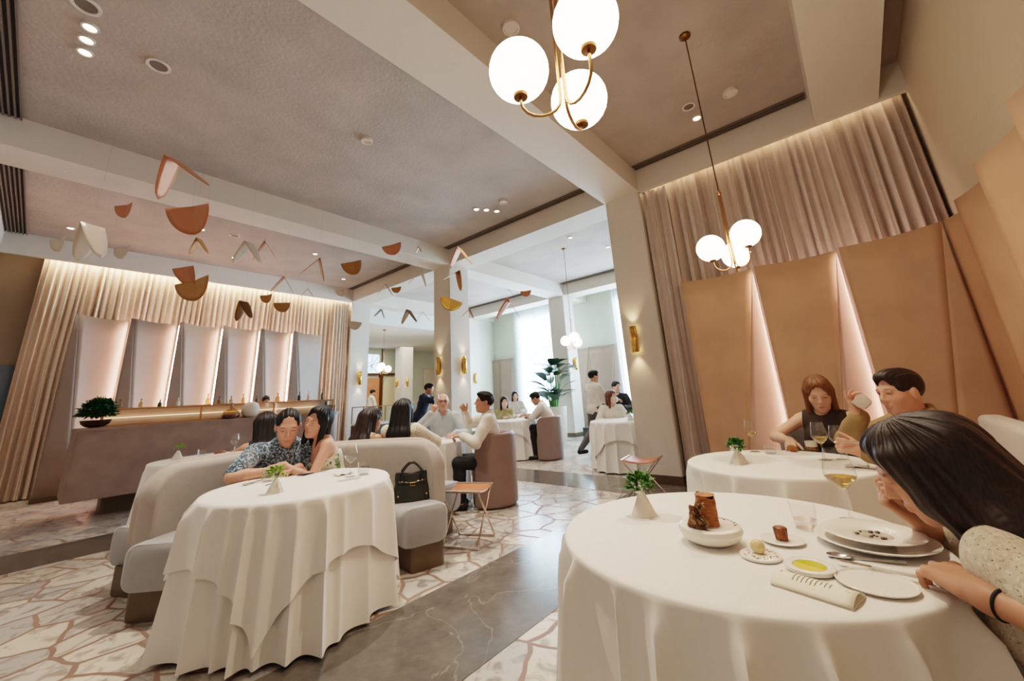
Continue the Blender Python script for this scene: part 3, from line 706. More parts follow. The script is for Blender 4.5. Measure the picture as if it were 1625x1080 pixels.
# folding leather stools
def stool(label, x, y, rz, w=.36, d=.34, h=.47):
    t = thing('folding_stool', label, 'stool', (x, y, 0), rz, 'folding leather stools')
    def seat(u, v): return (-w/2+w*u, -d/2+d*v, h-.028*sin(pi*v))
    MB().grid(seat, 4, 10).build('leather_seat', 'saddle', t, solid=.006)
    for s in (1, -1):
        xx = w/2 if s > 0 else w/2-.018
        MB().tube([(-xx, s*d/2, h), (-xx, s*d/2-s*.01, h-.01), (-xx, -s*d/2, .03), (-xx, -s*d/2, .012), (-xx+.02, -s*d/2, .008), (xx-.02, -s*d/2, .008), (xx, -s*d/2, .012), (xx, -s*d/2, .03), (xx, s*d/2-s*.01, h-.01), (xx, s*d/2, h)], .009, 8).build('frame', 'chrome', t)
        MB().tube([(-w/2-.012, s*d/2, h), (w/2+.012, s*d/2, h)], .012, 8).build('seat_rod', 'chrome', t)
    return t
stool('tan leather folding stool with crossed steel legs beside the sofa with the handbag', 2.86, 3.13, radians(112), .38, .36)
stool('tan leather folding stool with crossed steel legs at the foot of the big pillar', 5.0, 2.28, radians(10), .42, .4, .47)
# dark planter tray behind column
o = MB().rbox((10.2, 5.6, 0), (12.1, 6.3, .34), .02).build('low_bench', 'bag'); tag(o, 'low dark bench at the foot of the back wall beyond the plant', 'bench')

# large potted plant
t = thing('potted_plant', 'tall leafy plant in a cream cylindrical planter before the back column', 'plant', (9.75, 6.9, 0))
MB().lathe([(.27, 0), (.30, .05), (.36, .95), (.34, .95), (.3, .85), (0, .85)], 32, close=True).build('planter', 'planterpot', t)
rr = random.Random(21); st = MB(); lv = MB()
for i in range(40):
    a = rr.random()*2*pi; H = .25+1.05*rr.random(); sp = .10+.26*rr.random()
    tip = Vector((sp*cos(a), sp*sin(a), .85+H)); base = Vector((.1*cos(a), .1*sin(a), .85)); mid = base*.6+tip*.4+Vector((0, 0, .15))
    st.tube([base, mid, tip], [.014, .01, .006], 6)
    d = Vector((cos(a), sin(a), .75-.5*rr.random())).normalized(); L = .42+.26*rr.random(); w = .13+.05*rr.random()
    s = Vector((-sin(a), cos(a), 0)); vs = []; fs = []
    for k in range(7):
        u = k/6; c = tip+d*L*u+Vector((0, 0, -.32*L*u*u+.08*u)); ww = w*sin(pi*min(1, u*.93+.07))**.8
        vs += [c+s*ww+Vector((0, 0, .25*ww)), c, c-s*ww+Vector((0, 0, .25*ww))]
    for k in range(6):
        q = 3*k; fs += [(q, q+1, q+4, q+3), (q+1, q+2, q+5, q+4)]
    lv.add(vs, fs)
st.build('stems', 'green', t); lv.build('leaves', 'plantgreen', t, smooth=80)

# ------------------------------------------------------------------ pendant lamps
def pendant(label, x, y, zg, ztop, rot, D=.235):
    t = thing('globe_pendant', label, 'pendant lamp', (x, y, ztop), 0, 'three globe brass pendants')
    z0 = zg-ztop
    MB().lathe([(.055, 0), (.055, -.02), (.03, -.035), (0, -.035)], 20).build('canopy', 'brassdark', t)
    MB().tube([(0, 0, -.03), (0, 0, z0+.52)], .006, 8).build('rod', 'brassdark', t)
    MB().sphere((0, 0, z0+.52), .02, 12, 8).build('swivel', 'brass', t)
    zl = z0-.215
    for i in range(3):
        a = rot+i*2*pi/3; rg = .165; dz = (0.0, .05, -.04)[i]; ca, sa = cos(a), sin(a)
        pts = [(.012*ca, .012*sa, z0+.5), (.014*ca, .014*sa, zl+.1)]
        for k in range(9):
            q = pi*k/8; rc = (rg-.014)/2; pts.append(((.014+rc-rc*cos(q))*ca, (.014+rc-rc*cos(q))*sa, zl+.07-rc*.95*sin(q)))
        pts.append((rg*ca, rg*sa, z0+dz-D/2+.0))
        arm = MB().tube(pts, .0062, 10).build('arm', 'brass', t)
        MB().lathe([(.0, z0+dz-D/2-.010), (.027, z0+dz-D/2-.007), (.030, z0+dz-D/2+.008), (.018, z0+dz-D/2+.01)], 16, c=(rg*ca, rg*sa, 0)).build('cup', 'brassdark', t)
        MB().sphere((rg*ca, rg*sa, z0+dz), D/2, 28, 18).build('globe', 'globe', t)
    return t
pendant('nearest three globe brass pendant at the top of the picture, over the near table', 1.12, .63, 2.53, ZC, radians(128))
pendant('three globe brass pendant over the right table in front of the mauve curtain', 3.77, .63, 2.47, ZC, radians(120))
pendant('three globe pendant on a long rod in the back bay before the sheer curtain', 8.03, 5.0, 2.5, ZC, radians(110))
pendant('small distant three globe pendant in the lobby beside the display case', 7.8, 12.8, 2.53, ZL, radians(100))

# ------------------------------------------------------------------ hanging metal leaves
def leaf(label, x, y, z, s, kind, yaw, pitch, roll, m, fold=70):
    """half disc sheet: 'flat' = slightly creased half disc, 'vee' = half disc folded about its middle"""
    t = thing('hanging_leaf', label, 'hanging ornament', (x, y, z), 0, 'folded metal leaves hanging from the ceiling')
    if kind == 'flat': s *= 1.45
    b = MB(); n = 14; r = s*.5; fo = radians(fold)
    def pt(a, q):
        px, pz = q*r*cos(a), -q*r*sin(a)            # half disc, straight edge on top
        return px, pz
    vs = []; fs = []
    if kind == 'vee':      # sheet folded over a short ridge, two long wings hanging to the sides
        h = radians(fold)/2; Lw = s*1.2; Ww = s*.56
        for side in (1, -1):
            o = len(vs)
            for j in range(9):
                q = j/8; wy = Ww*.5*sqrt(max(0, 1-q**2.2))+.002; sh = Ww*.22*q
                for i in range(5): y = (i/4-.5)*2*wy+sh; vs.append((side*sin(h)*Lw*q, y, -cos(h)*Lw*q))
            for j in range(8):
                for i in range(4): k = o+j*5+i; fs.append((k, k+1, k+6, k+5))
    else:                  # half disc, straight edge on top, creased down its middle
        h = radians(fold)
        for side in (1, -1):
            o = len(vs)
            for j in range(5):
                q = j/4
                for i in range(n+1):
                    px, pz = pt(pi/2*i/n, q); vs.append((side*px*cos(h*.3), -abs(px)*sin(h*.3)*.6, pz))
            for j in range(4):
                for i in range(n): k = o+j*(n+1)+i; fs.append((k, k+1, k+n+2, k+n+1))
    b.add(vs, fs)
    mx = Matrix.Rotation(yaw, 4, 'Z') @ Matrix.Rotation(pitch, 4, 'X') @ Matrix.Rotation(roll, 4, 'Y')
    b.xform(mx); b.build('metal_sheet', m, t, smooth=30, solid=.004, merge=True)
    MB().tube([(0, 0, 0), (0, 0, ZC-z)], .0005, 4).build('wire', 'wire', t)
LV = [  # x y z size kind yaw pitch roll material label
 (.42, 4.29, 3.55, .33, 'vee', 1.2, .3, -.3, 'copper', 'largest folded copper leaf hanging nearest, below the middle of the long beam'),
 (.34, 7.5, 4.28, .27, 'flat', .6, .15, .05, 'copper', 'copper half disc right under the long beam at left'),
 (.58, 4.09, 3.05, .34, 'flat', .7, .5, .1, 'copper', 'wide copper half disc hanging under the largest folded leaf'),
 (-.21, 8.38, 3.88, .27, 'flat', .5, .2, 0, 'copperL', 'pale half disc at the far left, lit from below'),
 (.04, 4.8, 2.95, .29, 'vee', .5, 0, .1, 'copperL', 'big pale doubled leaf hanging before the left curtain edge'),
 (.47, 8.39, 3.92, .27, 'flat', .6, -.1, 0, 'copperL', 'plain white half disc right of the big pale doubled leaf'),
 (1.29, 7.94, 4.16, .25, 'vee', 1.5, .2, 0, 'bronzeleaf', 'small bronze folded leaf under a downlight'),
 (1.49, 5.86, 3.5, .30, 'vee', .9, .1, .2, 'copperL', 'open folded leaf, left of a touching pair below the long beam'),
 (1.81, 6.33, 3.75, .28, 'vee', 2.2, .2, -.1, 'copper', 'upright folded leaf, right of a touching pair below the long beam'),
 (2.26, 5.47, 3.34, .28, 'vee', 2.6, .1, .3, 'bronzeleaf', 'folded leaf with one pale wing, left of the bronze cup leaf'),
 (2.88, 5.71, 3.5, .29, 'flat', .5, .6, 0, 'bronzeleaf', 'bronze cup shaped half disc against the bar ceiling'),
 (.9, 5.97, 3.06, .33, 'flat', .2, .7, .15, 'copper', 'dark backed leaf, upper of two crossing leaves in front of the bar curtain'),
 (.95, 5.67, 2.82, .34, 'flat', .8, .2, -.2, 'bronzeleaf', 'white topped leaf, lower of two crossing leaves in front of the bar curtain'),
 (2.35, 7.01, 3.46, .27, 'vee', 2.0, .1, .1, 'copper', 'folded copper leaf at the top edge of the bar curtain'),
 (2.73, 8.98, 3.62, .24, 'flat', .6, .1, 0, 'bronzeleaf', 'little bronze half disc before the bar curtain'),
 (3.26, 8.33, 3.7, .2, 'vee', 2.3, .2, 0, 'copper', 'small folded leaf near the right end of the bar curtain'),
 (2.97, 8.79, 3.45, .28, 'flat', .9, .4, .1, 'bronzeleaf', 'two toned half disc hanging lowest before the bar curtain'),
 (1.97, 7.62, 3.1, .3, 'vee', .45, 0, 0, 'brassdark', 'dark thin v shaped leaf seen edge on before the bar curtain'),
 (3.71, 7.8, 3.64, .2, 'flat', .3, .8, 0, 'copperL', 'pale sliver of a leaf at the curtain corner'),
 (4.03, 7.71, 2.98, .24, 'flat', .9, .1, .3, 'copperL', 'grey leaf hanging in front of the column by the bar'),
 (4.08, 6.52, 4.35, .29, 'flat', 1.2, .4, -.3, 'copper', 'two toned leaf crossing the beam left of the middle column'),
 (4.63, 6.39, 4.4, .11, 'vee', .5, 0, 0, 'bronzeleaf', 'tiny leaf on the beam left of the middle column'),
 (4.34, 4.82, 3.85, .33, 'vee', .4, .1, 0, 'copper', 'folded copper leaf at the top of the middle column'),
 (4.39, 5.98, 3.75, .3, 'vee', 2.2, .2, .2, 'copperL', 'grey folded leaf left of the middle column top'),
 (4.31, 7.08, 3.7, .24, 'vee', 2.0, .1, 0, 'bronzeleaf', 'small bronze folded leaf below the side beam'),
 (4.47, 6.91, 3.62, .17, 'flat', .6, .1, 0, 'bronzeleaf', 'small bronze half disc below the side beam'),
 (4.54, 5.09, 3.52, .3, 'vee', 2.7, -.2, .6, 'bronzeleaf', 'bent bronze leaf on the right face of the middle column'),
 (4.55, 5.27, 3.05, .3, 'flat', 1.4, .6, .5, 'gold', 'shiny golden curled leaf in front of the middle column'),
 (4.34, 7.26, 3.2, .18, 'vee', 1.1, 0, .4, 'wire', 'thin grey twig like leaf over the lobby opening'),
 (4.72, 6.85, 3.16, .28, 'vee', .5, 0, 0, 'brassdark', 'thin black v shaped leaf over the lobby opening'),
 (4.91, 6.63, 3.1, .24, 'vee', 1.7, .2, -.1, 'bronzeleaf', 'folded bronze leaf left of the middle column sconces'),
 (5.54, 5.88, 3.1, .19, 'vee', 2.2, .1, .2, 'copper', 'small folded leaf right of the middle column'),
 (4.62, 3.98, 2.78, .3, 'vee', .5, -.4, .1, 'copper', 'star shaped bent leaf hanging before the sheer curtain'),
 (6.01, 5.16, 3.44, .12, 'vee', .6, 0, 0, 'brassdark', 'tiny dark leaf above the star shaped leaf'),
 (6.25, 4.9, 3.4, .17, 'flat', .6, .1, 0, 'copper', 'small copper half disc farthest right of the hanging leaves'),
]
for r in LV: leaf(r[9], r[0], r[1], r[2], r[3], r[4], (-.87 if r[4] == 'flat' else -.87)+(r[5]-1.2)*.45, r[6]*.6, r[7]*.7, r[8], fold=random.Random(hash(r[0]*7)).choice([58, 66, 74]))
# ------------------------------------------------------------------ tablecloths
def cloth(name, label, c, R, seed, folds=11, amp=.05, flare=.16, half=None, rot=0, zfloor=.012, mat_='linen', lift=0, group=None, n=460):
    rr = random.Random(seed); ph = [rr.random()*6.28 for _ in range(6)]; top = ZT+lift
    rid = []; a_ = rr.random()
    while a_ < 2*pi+.0: rid.append((a_, .026+.03*rr.random(), .5+.8*rr.random())); a_ += 2*pi/folds*(.6+.8*rr.random())
    def fold(a, L):
        v = 0
        for c_, w_, k_ in rid:
            d_ = (a-c_+pi) % (2*pi)-pi; w2 = w_*(1+1.1*L)
            if abs(d_) < 6*w2: v += k_*math.exp(-(abs(d_)/w2)**1.2)
        return v+.18*sin(3*a+ph[4])+.12*sin(5*a+ph[1])
    def drop(a):
        if half is None: return top-zfloor
        q = a-radians(rot); m = max(abs(cos(q)), abs(sin(q))); k = half/m
        return max(.12, k-R)
    rows = []
    for q in (.0, .35, .7, .9, .97): rows.append(('t', q))
    for s in (.0, .008, .02, .05, .1, .18, .28, .4, .52, .64, .76, .88, 1.0): rows.append(('s', s))
    vs = []; fs = []
    for kind, q in rows:
        for i in range(n):
            a = 2*pi*i/n
            if kind == 't': r = (R-.012)*q; z = top
            else:
                D = drop(a); L = q*D if q > .06 else q; f = fold(a, L)
                if q == 0: r, z = R-.006, top-.0015
                elif q == .008: r, z = R+.001, top-.006
                else:
                    w = min(1, (L-.006)/.09); w = w*w*(3-2*w)
                    r = R+.003+lift*1.2+L*flare+amp*w*(f-.3)*(.42+.8*L); z = top-L*(.985 if half is None else .97)
                    r = max(r, R-.02+lift)
            vs.append((r*cos(a), r*sin(a), z))
    for j in range(len(rows)-1):
        for i in range(n): k = (i+1) % n; fs.append((j*n+i, j*n+k, (j+1)*n+k, (j+1)*n+i))
    o = MB().add(vs, fs).build(name, mat_, smooth=70, loc=(c[0], c[1], 0), merge=True)
    return tag(o, label, 'tablecloth' if half is None else 'overlay cloth', group)
FG = (1.722, .49); LT = (1.313, 3.17); RT = (3.275, .554); GT = (3.52, 4.68); T4 = (7.1, 6.15); T5 = (6.83, 3.36); RL = (1.52, 6.28); T6 = (9.0, 7.4)
G_ = 'white cloths draped over round tables'
cloth('tablecloth', 'white floor length cloth of the near table set with bread, soup plate and menu', FG, .592, 3, 22, .14, .03, group=G_)
cloth('tablecloth', 'white floor length cloth under the square overlay on the hugging couple\'s table', LT, .570, 5, 22, .135, .02, group=G_)
cloth('overlay_cloth', 'white square overlay with pointed hanging corners on the hugging couple\'s table', LT, .588, 5, 22, .125, .03, half=.93, rot=8, lift=.006, mat_='linen2')
cloth('tablecloth', 'white cloth of the right table where the woman in brown sits', RT, .545, 11, 14, .09, .04, group=G_)
cloth('tablecloth', 'white cloth of the group table with the four diners', GT, .56, 14, 17, .08, .07, group=G_, n=300)
cloth('tablecloth', 'white cloth of the bar side table behind the curved sofas', RL, .62, 17, 15, .06, .07, group=G_, n=300)
cloth('tablecloth', 'white cloth of the table in front of the potted plant, stooping man beside it', T4, .55, 20, 20, .09, .06, group=G_, n=280)
cloth('overlay_cloth', 'short white overlay on the table in front of the potted plant', T4, .565, 20, 20, .09, .07, half=.8, rot=30, lift=.006, mat_='linen2', n=280)
cloth('tablecloth', 'white cloth of the table partly hidden by the big pillar', T5, .56, 23, 17, .08, .06, group=G_, n=280)
cloth('overlay_cloth', 'white overlay with a long pointed corner on the table partly hidden by the big pillar', T5, .575, 23, 17, .08, .07, half=.86, rot=15, lift=.006, mat_='linen2', n=280)
cloth('tablecloth', 'white cloth of the farthest table beside the sheer curtain', T6, .6, 27, 15, .06, .07, group=G_, n=120)

# ------------------------------------------------------------------ tableware
M['crumb'] = mat('crumb', (150, 96, 56), .8)
ZP = ZT+.0005; ZO = ZT+.0066
def at_(mb, mx): return mb.xform(mx)
def wine_glass(label, x, y, z, h=.24, r=.05, fill=.35, tilt=0, lean=0, group='wine glasses'):
    t = thing('wine_glass', label, 'wine glass', (x, y, z), 0, group); k = h/.24
    zb = .10*k; P = [(.004, zb), (.012*k, zb+.004), (r*.75, zb+.028*k), (r, zb+.048*k), (r*.97, zb+.07*k), (r*.68, h)]
    MB().lathe(P, 32, close=True).build('bowl', 'glass', t)
    MB().lathe([(.036*k, 0), (.036*k, .002), (.012, .006), (.0038, .016), (.0032, zb*.7), (.005, zb)], 24).build('stem', 'glass', t)
    if fill:
        MB().lathe([(.002, zb+.004), (.011*k, zb+.007), (r*.73, zb+.03*k), (r*.93, zb+.042*k), (r*.95, zb+.045*k), (0, zb+.045*k)], 32).build('wine', 'wine', t)
    return t
def tumbler(label, x, y, z, h=.085, r=.04, fill=.5, group='water tumblers'):
    t = thing('tumbler', label, 'glass', (x, y, z), 0, group)
    MB().lathe([(0, .0005), (r*.78, .0005), (r*.82, .004), (r, h)], 28, close=True).build('tumbler_wall', 'glass', t)
    MB().lathe([(0, .007), (r*.8, .007), (r*(.82+.18*fill), h*fill), (0, h*fill)], 28).build('water', 'water', t)
    return t
def vase(label, x, y, z, h=.09, r=.05, n=32, seed=1, flowers=True, look='green', group='small white cone vases'):
    t = thing('bud_vase', label, 'vase', (x, y, z), .3, group)
    MB().lathe([(r, 0), (r*.98, .004), (r*.2, h), (r*.14, h), (0, h*.9)], n).build('vase_body', 'bisque', t, smooth=40 if n > 8 else 20)
    leaf_clump(170 if look != 'lime' else 34, .046 if look != 'lime' else .042, .03 if look != 'lime' else .042, seed, up=.8, center=(0, 0, h+.012), zs=1.3).build('foliage', 'green' if look != 'lime' else 'lime', t, smooth=0)
    b = MB(); rr = random.Random(seed+3)
    for i in range(4): a = rr.random()*6.28; b.tube([(0, 0, h*.8), (.015*cos(a), .015*sin(a), h+.02)], .002, 5)
    b.build('stems', 'green', t)
    if flowers:
        b = MB()
        for i in range(16):
            a = 2.2+1.6*rr.random(); q = .02+.03*rr.random(); b.sphere((q*cos(a), q*sin(a), h+.0+.05*rr.random()), .005+.004*rr.random(), 7, 5)
        b.build('blossoms', 'blossom', t)
    return t
def dish(name, label, cat, prof, x, y, z, m='ceramic', n=40, group=None, sx=1, sy=1, rz=0):
    o = MB().lathe(prof, n, close=True, sx=sx, sy=sy).build(name, m, loc=(x, y, z)); o.rotation_euler = (0, 0, rz); return tag(o, label, cat, group)
def cutlery(kind, label, p0, p1, z, m='steel', group='cutlery'):
    p0 = Vector((p0[0], p0[1], 0)); p1 = Vector((p1[0], p1[1], 0)); L = (p1-p0).length; a = atan2((p1-p0).y, (p1-p0).x)
    t = thing(kind, label, kind.split('_')[-1], (p0.x, p0.y, z), a, group)
    if 'knife' in kind:
        MB().prism([(0, 0), (.02, -.009), (L*.5, -.009), (L*.5, .006), (.02, .006)], .004, .0065).build('blade', 'steel', t, smooth=0)
        MB().rbox((L*.48, -.0075, .002), (L, .0075, .012), .003, 2).build('handle', m, t)
    elif 'fork' in kind:
        b = MB(); b.tube([(L, 0, .004), (L*.5, 0, .003), (L*.3, 0, .004)], [.005, .0035, .004], 8)
        b.rbox((L*.2, -.011, .002), (L*.3, .011, .0045), .001, 1); b.build('handle', 'steel', t)
        b = MB()
        for k in range(4): b.rbox((0, -.0105+.006*k, .002), (L*.21, -.0075+.006*k, .004), .0008, 1)
        b.build('tines', 'steel', t)
    else:
        MB().tube([(L, 0, .005), (L*.55, 0, .004), (L*.22, 0, .006)], [.005, .0035, .004], 8).build('handle', 'steel', t)
        MB().lathe([(0, 0), (.6, .1), (.95, .55), (1, 1)], 16, close=True, c=(0, 0, 0)).xform(Matrix.Translation((L*.12, 0, .001)) @ Matrix.Diagonal((.032, .02, .008, 1))).build('spoon_bowl', 'steel', t)
    return t
# ---- near table
vase('white cone vase with green sprigs and tiny white blossoms on the near table', 1.755, .822, ZP, .092, .052, seed=4)
t = thing('bread_bowl', 'white stoneware bowl holding the dark mushroom bread on the near table', 'bowl', (1.575, .505, ZP))
MB().lathe([(.035, 0), (.06, .003), (.092, .02), (.101, .04), (.097, .052), (.088, .057), (.07, .054), (0, .052)], 44).build('bowl_body', 'ceramic', t)
b = MB(); rr = random.Random(3)
for i in range(26): a = -1.4+1.7*rr.random(); b.sphere((.075*cos(a)+.008*rr.random(), .075*sin(a)-.01*rr.random(), .056), .0022, 6, 4)

b.build('crumbs', 'crumb', t)
t = thing('bread_loaf', 'tall dark brown laminated bread block topped with mushrooms in the white bowl', 'bread', (1.565, .515, ZP+.055), .35)
def loaf(u, v):
    a = 2*pi*u; z = -.005+.093*v; w = .034*(1+.12*sin(v*18)*.15); p = 3.5
    cx = abs(cos(a))**(2/p)*(1 if cos(a) > 0 else -1); sy = abs(sin(a))**(2/p)*(1 if sin(a) > 0 else -1)
    k = 1-.25*max(0, v-.75)*4*.25; return (.012+w*1.05*cx*k, -.012+w*.95*sy*k, z+.006*sin(3*a)*v)
b = MB().grid(loaf, 40, 12, wrapu=True); b.lathe([(.0, 0), (.033, -.001), (.03, -.004)], 20, c=(.012, -.012, .092)); b.build('loaf', 'bread', t)
b = MB(); rr = random.Random(8)
for i in range(15):
    p = Vector((-.035-.028*rr.random(), .01+.04*(rr.random()-.3), .004+.066*rr.random())); r = .010+.008*rr.random()
    q = MB().lathe([(.004, -.022), (.005, -.006), (r, -.003), (r*.9, .004), (r*.5, .008), (0, .009)], 12)
    b.add([tuple(Matrix.Translation(p) @ Matrix.Rotation(rr.random()*2.4, 4, 'X') @ Matrix.Rotation(rr.random()*6, 4, 'Z') @ Vector(v)) for v in q.v], q.f)
b.build('mushrooms', 'breadcut', t)
dish('butter_disc', 'small patterned white disc with a cream coloured butter quenelle on the near table', 'plate', [(0, 0), (.05, 0), (.056, .003), (.056, .008), (.052, .01), (0, .0095)], 1.519, .352, ZP)
o = MB().sphere((0, 0, .018), .02, 20, 14, sc=(.85, 1.05, 1.0)).build('butter_quenelle', 'butter', loc=(1.522, .356, ZP+.0095)); tag(o, 'egg shaped pale butter scoop standing on the small patterned disc', 'butter')
b = MB(); rr = random.Random(2)
for i in range(40): a = rr.random()*6.28; q = .028+.02*rr.random(); b.sphere((q*cos(a), q*sin(a), 0), .0022, 5, 4, sc=(1.6, 1, .4))
o = b.build('salt_flakes', 'crumb', loc=(1.519, .352, ZP+.0102)); tag(o, 'ring of brown seasoning crumbs around the butter scoop', 'crumbs', kind='stuff')
dish('cake_plate', 'small white plate carrying a caramel brown mini cake on the near table', 'plate', [(0, .001), (.035, .001), (.062, .007), (.064, .009), (.06, .011), (.036, .006), (0, .006)], 1.69, .316, ZP)
t = thing('mini_cake', 'caramel brown fluted mini cake on the small white plate', 'cake', (1.692, .318, ZP+.0065), .4)
b = MB()
def flute(u, v):
    a = 2*pi*u; r = (.0165+.003*v)*(1+.08*cos(10*a)); return (r*cos(a), r*sin(a), .036*v)
b.grid(flute, 60, 6, wrapu=True); b.lathe([(0.019, .036), (.015, .039), (0, .037)], 30); b.build('cake_body', 'cake', t)
t = thing('oil_dish', 'round white dish filled with yellow green oil on the near table', 'dish', (1.49, .226, ZP), 1.2)
MB().lathe([(0, 0), (.05, 0), (.06, .004), (.061, .013), (.057, .015), (.041, .012), (.039, .008), (0, .008)], 44).build('dish_body', 'ceramic', t)
for s, m in ((0, 'oilA'), (1, 'oilB')):
    MB().add([(0, 0, .0112)]+[(.039*cos(s*pi+pi*i/20), .039*sin(s*pi+pi*i/20), .0112) for i in range(21)], [(0, i, i+1) for i in range(1, 21)]).build('oil_half', m, t, smooth=0)
dish('bread_plate', 'shallow rimless white plate under the knife handle on the near table', 'plate', [(0, .002), (.072, .002), (.082, .006), (.084, .0095), (.08, .01), (.076, .006), (0, .0055)], 1.472, .088, ZP)
dish('charger_plate', 'large white charger plate under the soup bowl on the near table', 'plate', [(0, .004), (.08, .004), (.13, .012), (.152, .022), (.154, .024), (.15, .0255), (.125, .017), (.08, .009), (0, .009)], 1.795, .083, ZP)
t = thing('soup_bowl', 'wide rimmed white soup bowl with broth and dark garnish on the charger', 'bowl', (1.79, .083, ZP+.0092))
MB().lathe([(0, 0), (.045, 0), (.05, .01), (.056, .02), (.1, .026), (.127, .031), (.129, .033), (.125, .0345), (.1, .030), (.055, .024), (.047, .017), (0, .014)], 56).build('bowl_body', 'ceramic', t)
MB().lathe([(0.050, .021), (0, .021)], 36).build('broth', 'soup', t)
b = MB(); rr = random.Random(5)
for i in range(9): a = rr.random()*6.28; q = .04*rr.random()**.5; b.sphere((q*cos(a), q*sin(a), .022), .004+.004*rr.random(), 8, 5, sc=(1.5, .9, .5))
b.build('garnish', 'mush', t)
tumbler('water tumbler behind the mini cake on the near table', 1.88, .268, ZP, .085, .041, .35)
wine_glass('tall wine glass with a little white wine beside the soup bowl on the near table', 2.048, .146, ZP, .25, .052)
cutlery('butter_knife', 'white handled butter knife lying across the rimless plate', (1.572, .175), (1.543, .003), ZP+.008, 'ceramic')
cutlery('spoon', 'steel spoon lying next to the charger plate on the near table', (1.625, .185), (1.66, .02), ZP)
# folded menu card
t = thing('menu_card', 'long folded cream menu card with small printed lines on the near table', 'menu', (0, 0, 0))
c4 = [Vector((1.337, .300, 0)), Vector((1.292, .130, 0)), Vector((1.385, .108, 0)), Vector((1.434, .286, 0))]
ctr = sum(c4, Vector())/4; t.location = (ctr.x, ctr.y, ZP)
c4 = [p-ctr for p in c4]
def card(u, v):
    p = (c4[0]*(1-u)+c4[1]*u)*(1-v)+(c4[3]*(1-u)+c4[2]*u)*v
    return (p.x, p.y, .004+.016*sin(pi*v)**.8)
MB().grid(card, 8, 12).build('folded_card', 'card', t, solid=.0012)
MB().add([(p.x*1.0, p.y, .0016) for p in c4], [(0,1,2,3)]).build('card_back', 'card', t, smooth=0, solid=.001)
b = MB(); rr = random.Random(6)
def cp(u, v): p = card(u, v); return (p[0], p[1], p[2]+.0012)
def rule(u0, u1, v0, v1): b.add([cp(u0, v0), cp(u1, v0), cp(u1, v1), cp(u0, v1)], [(0,1,2,3)])
for i in range(9):
    u = .26+.055*i; c = .5; hw = .1+.16*rr.random()
    v = c-hw
    while v < c+hw:
        w = .02+.03*rr.random(); rule(u, u+.013, v, v+w); v += w+.014
for i in range(3): rule(.875+.022*i, .882+.022*i, .42, .68)
v = .5
while v < .86: rule(.075, .09, v, v+.03); v += .042
b.build('printed_lines', 'ink', t, smooth=0)
# ---- right table
vase('white pyramid vase with green and white posy on the right table', 3.12, .742, ZP, .085, .058, 4, seed=9)
wine_glass('wine glass with white wine standing behind the vase on the right table', 3.683, .75, ZP, .235, .045)
tumbler('low water tumbler between vase and bread on the right table', 3.59, .628, ZP, .07, .042, .5)
t = thing('bread_roll', 'dark brown bread roll under the hand of the woman in brown top', 'bread', (3.76, .515, ZP), .6)
MB().sphere((0, 0, .022), .034, 20, 12, sc=(1.5, .9, .66)).build('crust', 'bread', t)
t = thing('ceramic_cup', 'small two toned beige ceramic cup by the woman in brown top', 'cup', (3.85, .40, ZP))
MB().lathe([(.036, 0), (.038, .004), (.038, .028)], 28).build('cup_base', 'breadcut', t)
MB().lathe([(.038, .028), (.038, .065), (.035, .065), (.034, .03), (0, .03)], 28).build('cup_body', 'bisque', t)
wine_glass('wine glass with pale wine in front of the woman in brown top', 3.42, .30, ZP, .235, .047)
wine_glass('empty wine glass right beside the pale wine on the right table', 3.48, .215, ZP, .21, .042, 0)
o = MB().grid(lambda u, v: (.16*(u-.5), .11*(v-.5), .004+.006*sin(5*u+3*v)**2), 10, 8).build('napkin', 'paper', solid=.002, loc=(3.26, .14, ZP)); tag(o, 'crumpled white napkin at the edge of the right table', 'napkin')
# ---- hugging couple's table
vase('white cone vase with lime leaves on the hugging couple\'s table', 1.083, 3.005, ZO, .085, .052, seed=14, flowers=False, look='lime')
wine_glass('empty wine glass in front of the man in leaf print shirt', 1.10, 3.56, ZO, .245, .05, 0)
tumbler('water tumbler left of the lime leaf vase on the hugging couple\'s table', 1.205, 3.50, ZO, .095, .046, .6)
cutlery('spoon', 'steel spoon beside the wine glass of the man in leaf print shirt', (1.05, 3.50), (1.2, 3.60), ZO)
cutlery('dessert_fork', 'small fork behind the lime leaf vase', (1.13, 3.32), (1.27, 3.42), ZO)
wine_glass('empty wine glass before the woman in floral dress', 1.60, 3.03, ZO, .23, .048, 0)
tumbler('water tumbler near the sofa end with the handbag', 1.69, 3.0, ZO, .095, .045, .6)
cutlery('butter_knife', 'white knife lying next to the tumbler near the handbag', (1.45, 2.93), (1.6, 2.88), ZO, 'ceramic')
o = MB().rbox((-.075, -.036, 0), (.075, .036, .008), .003, 2).build('mobile_phone', 'phone', loc=(1.50, 3.52, ZO)); o.rotation_euler = (0, 0, .4); tag(o, 'dark mobile phone lying between the hugging couple and the vase', 'phone')
o = MB().grid(lambda u, v: (.13*(u-.5), .1*(v-.5), .004+.012*sin(6*u+2*v)**2), 10, 8).build('napkin', 'paper', solid=.002, loc=(1.62, 3.18, ZO)); tag(o, 'crumpled white napkin beside the tumbler near the handbag', 'napkin')
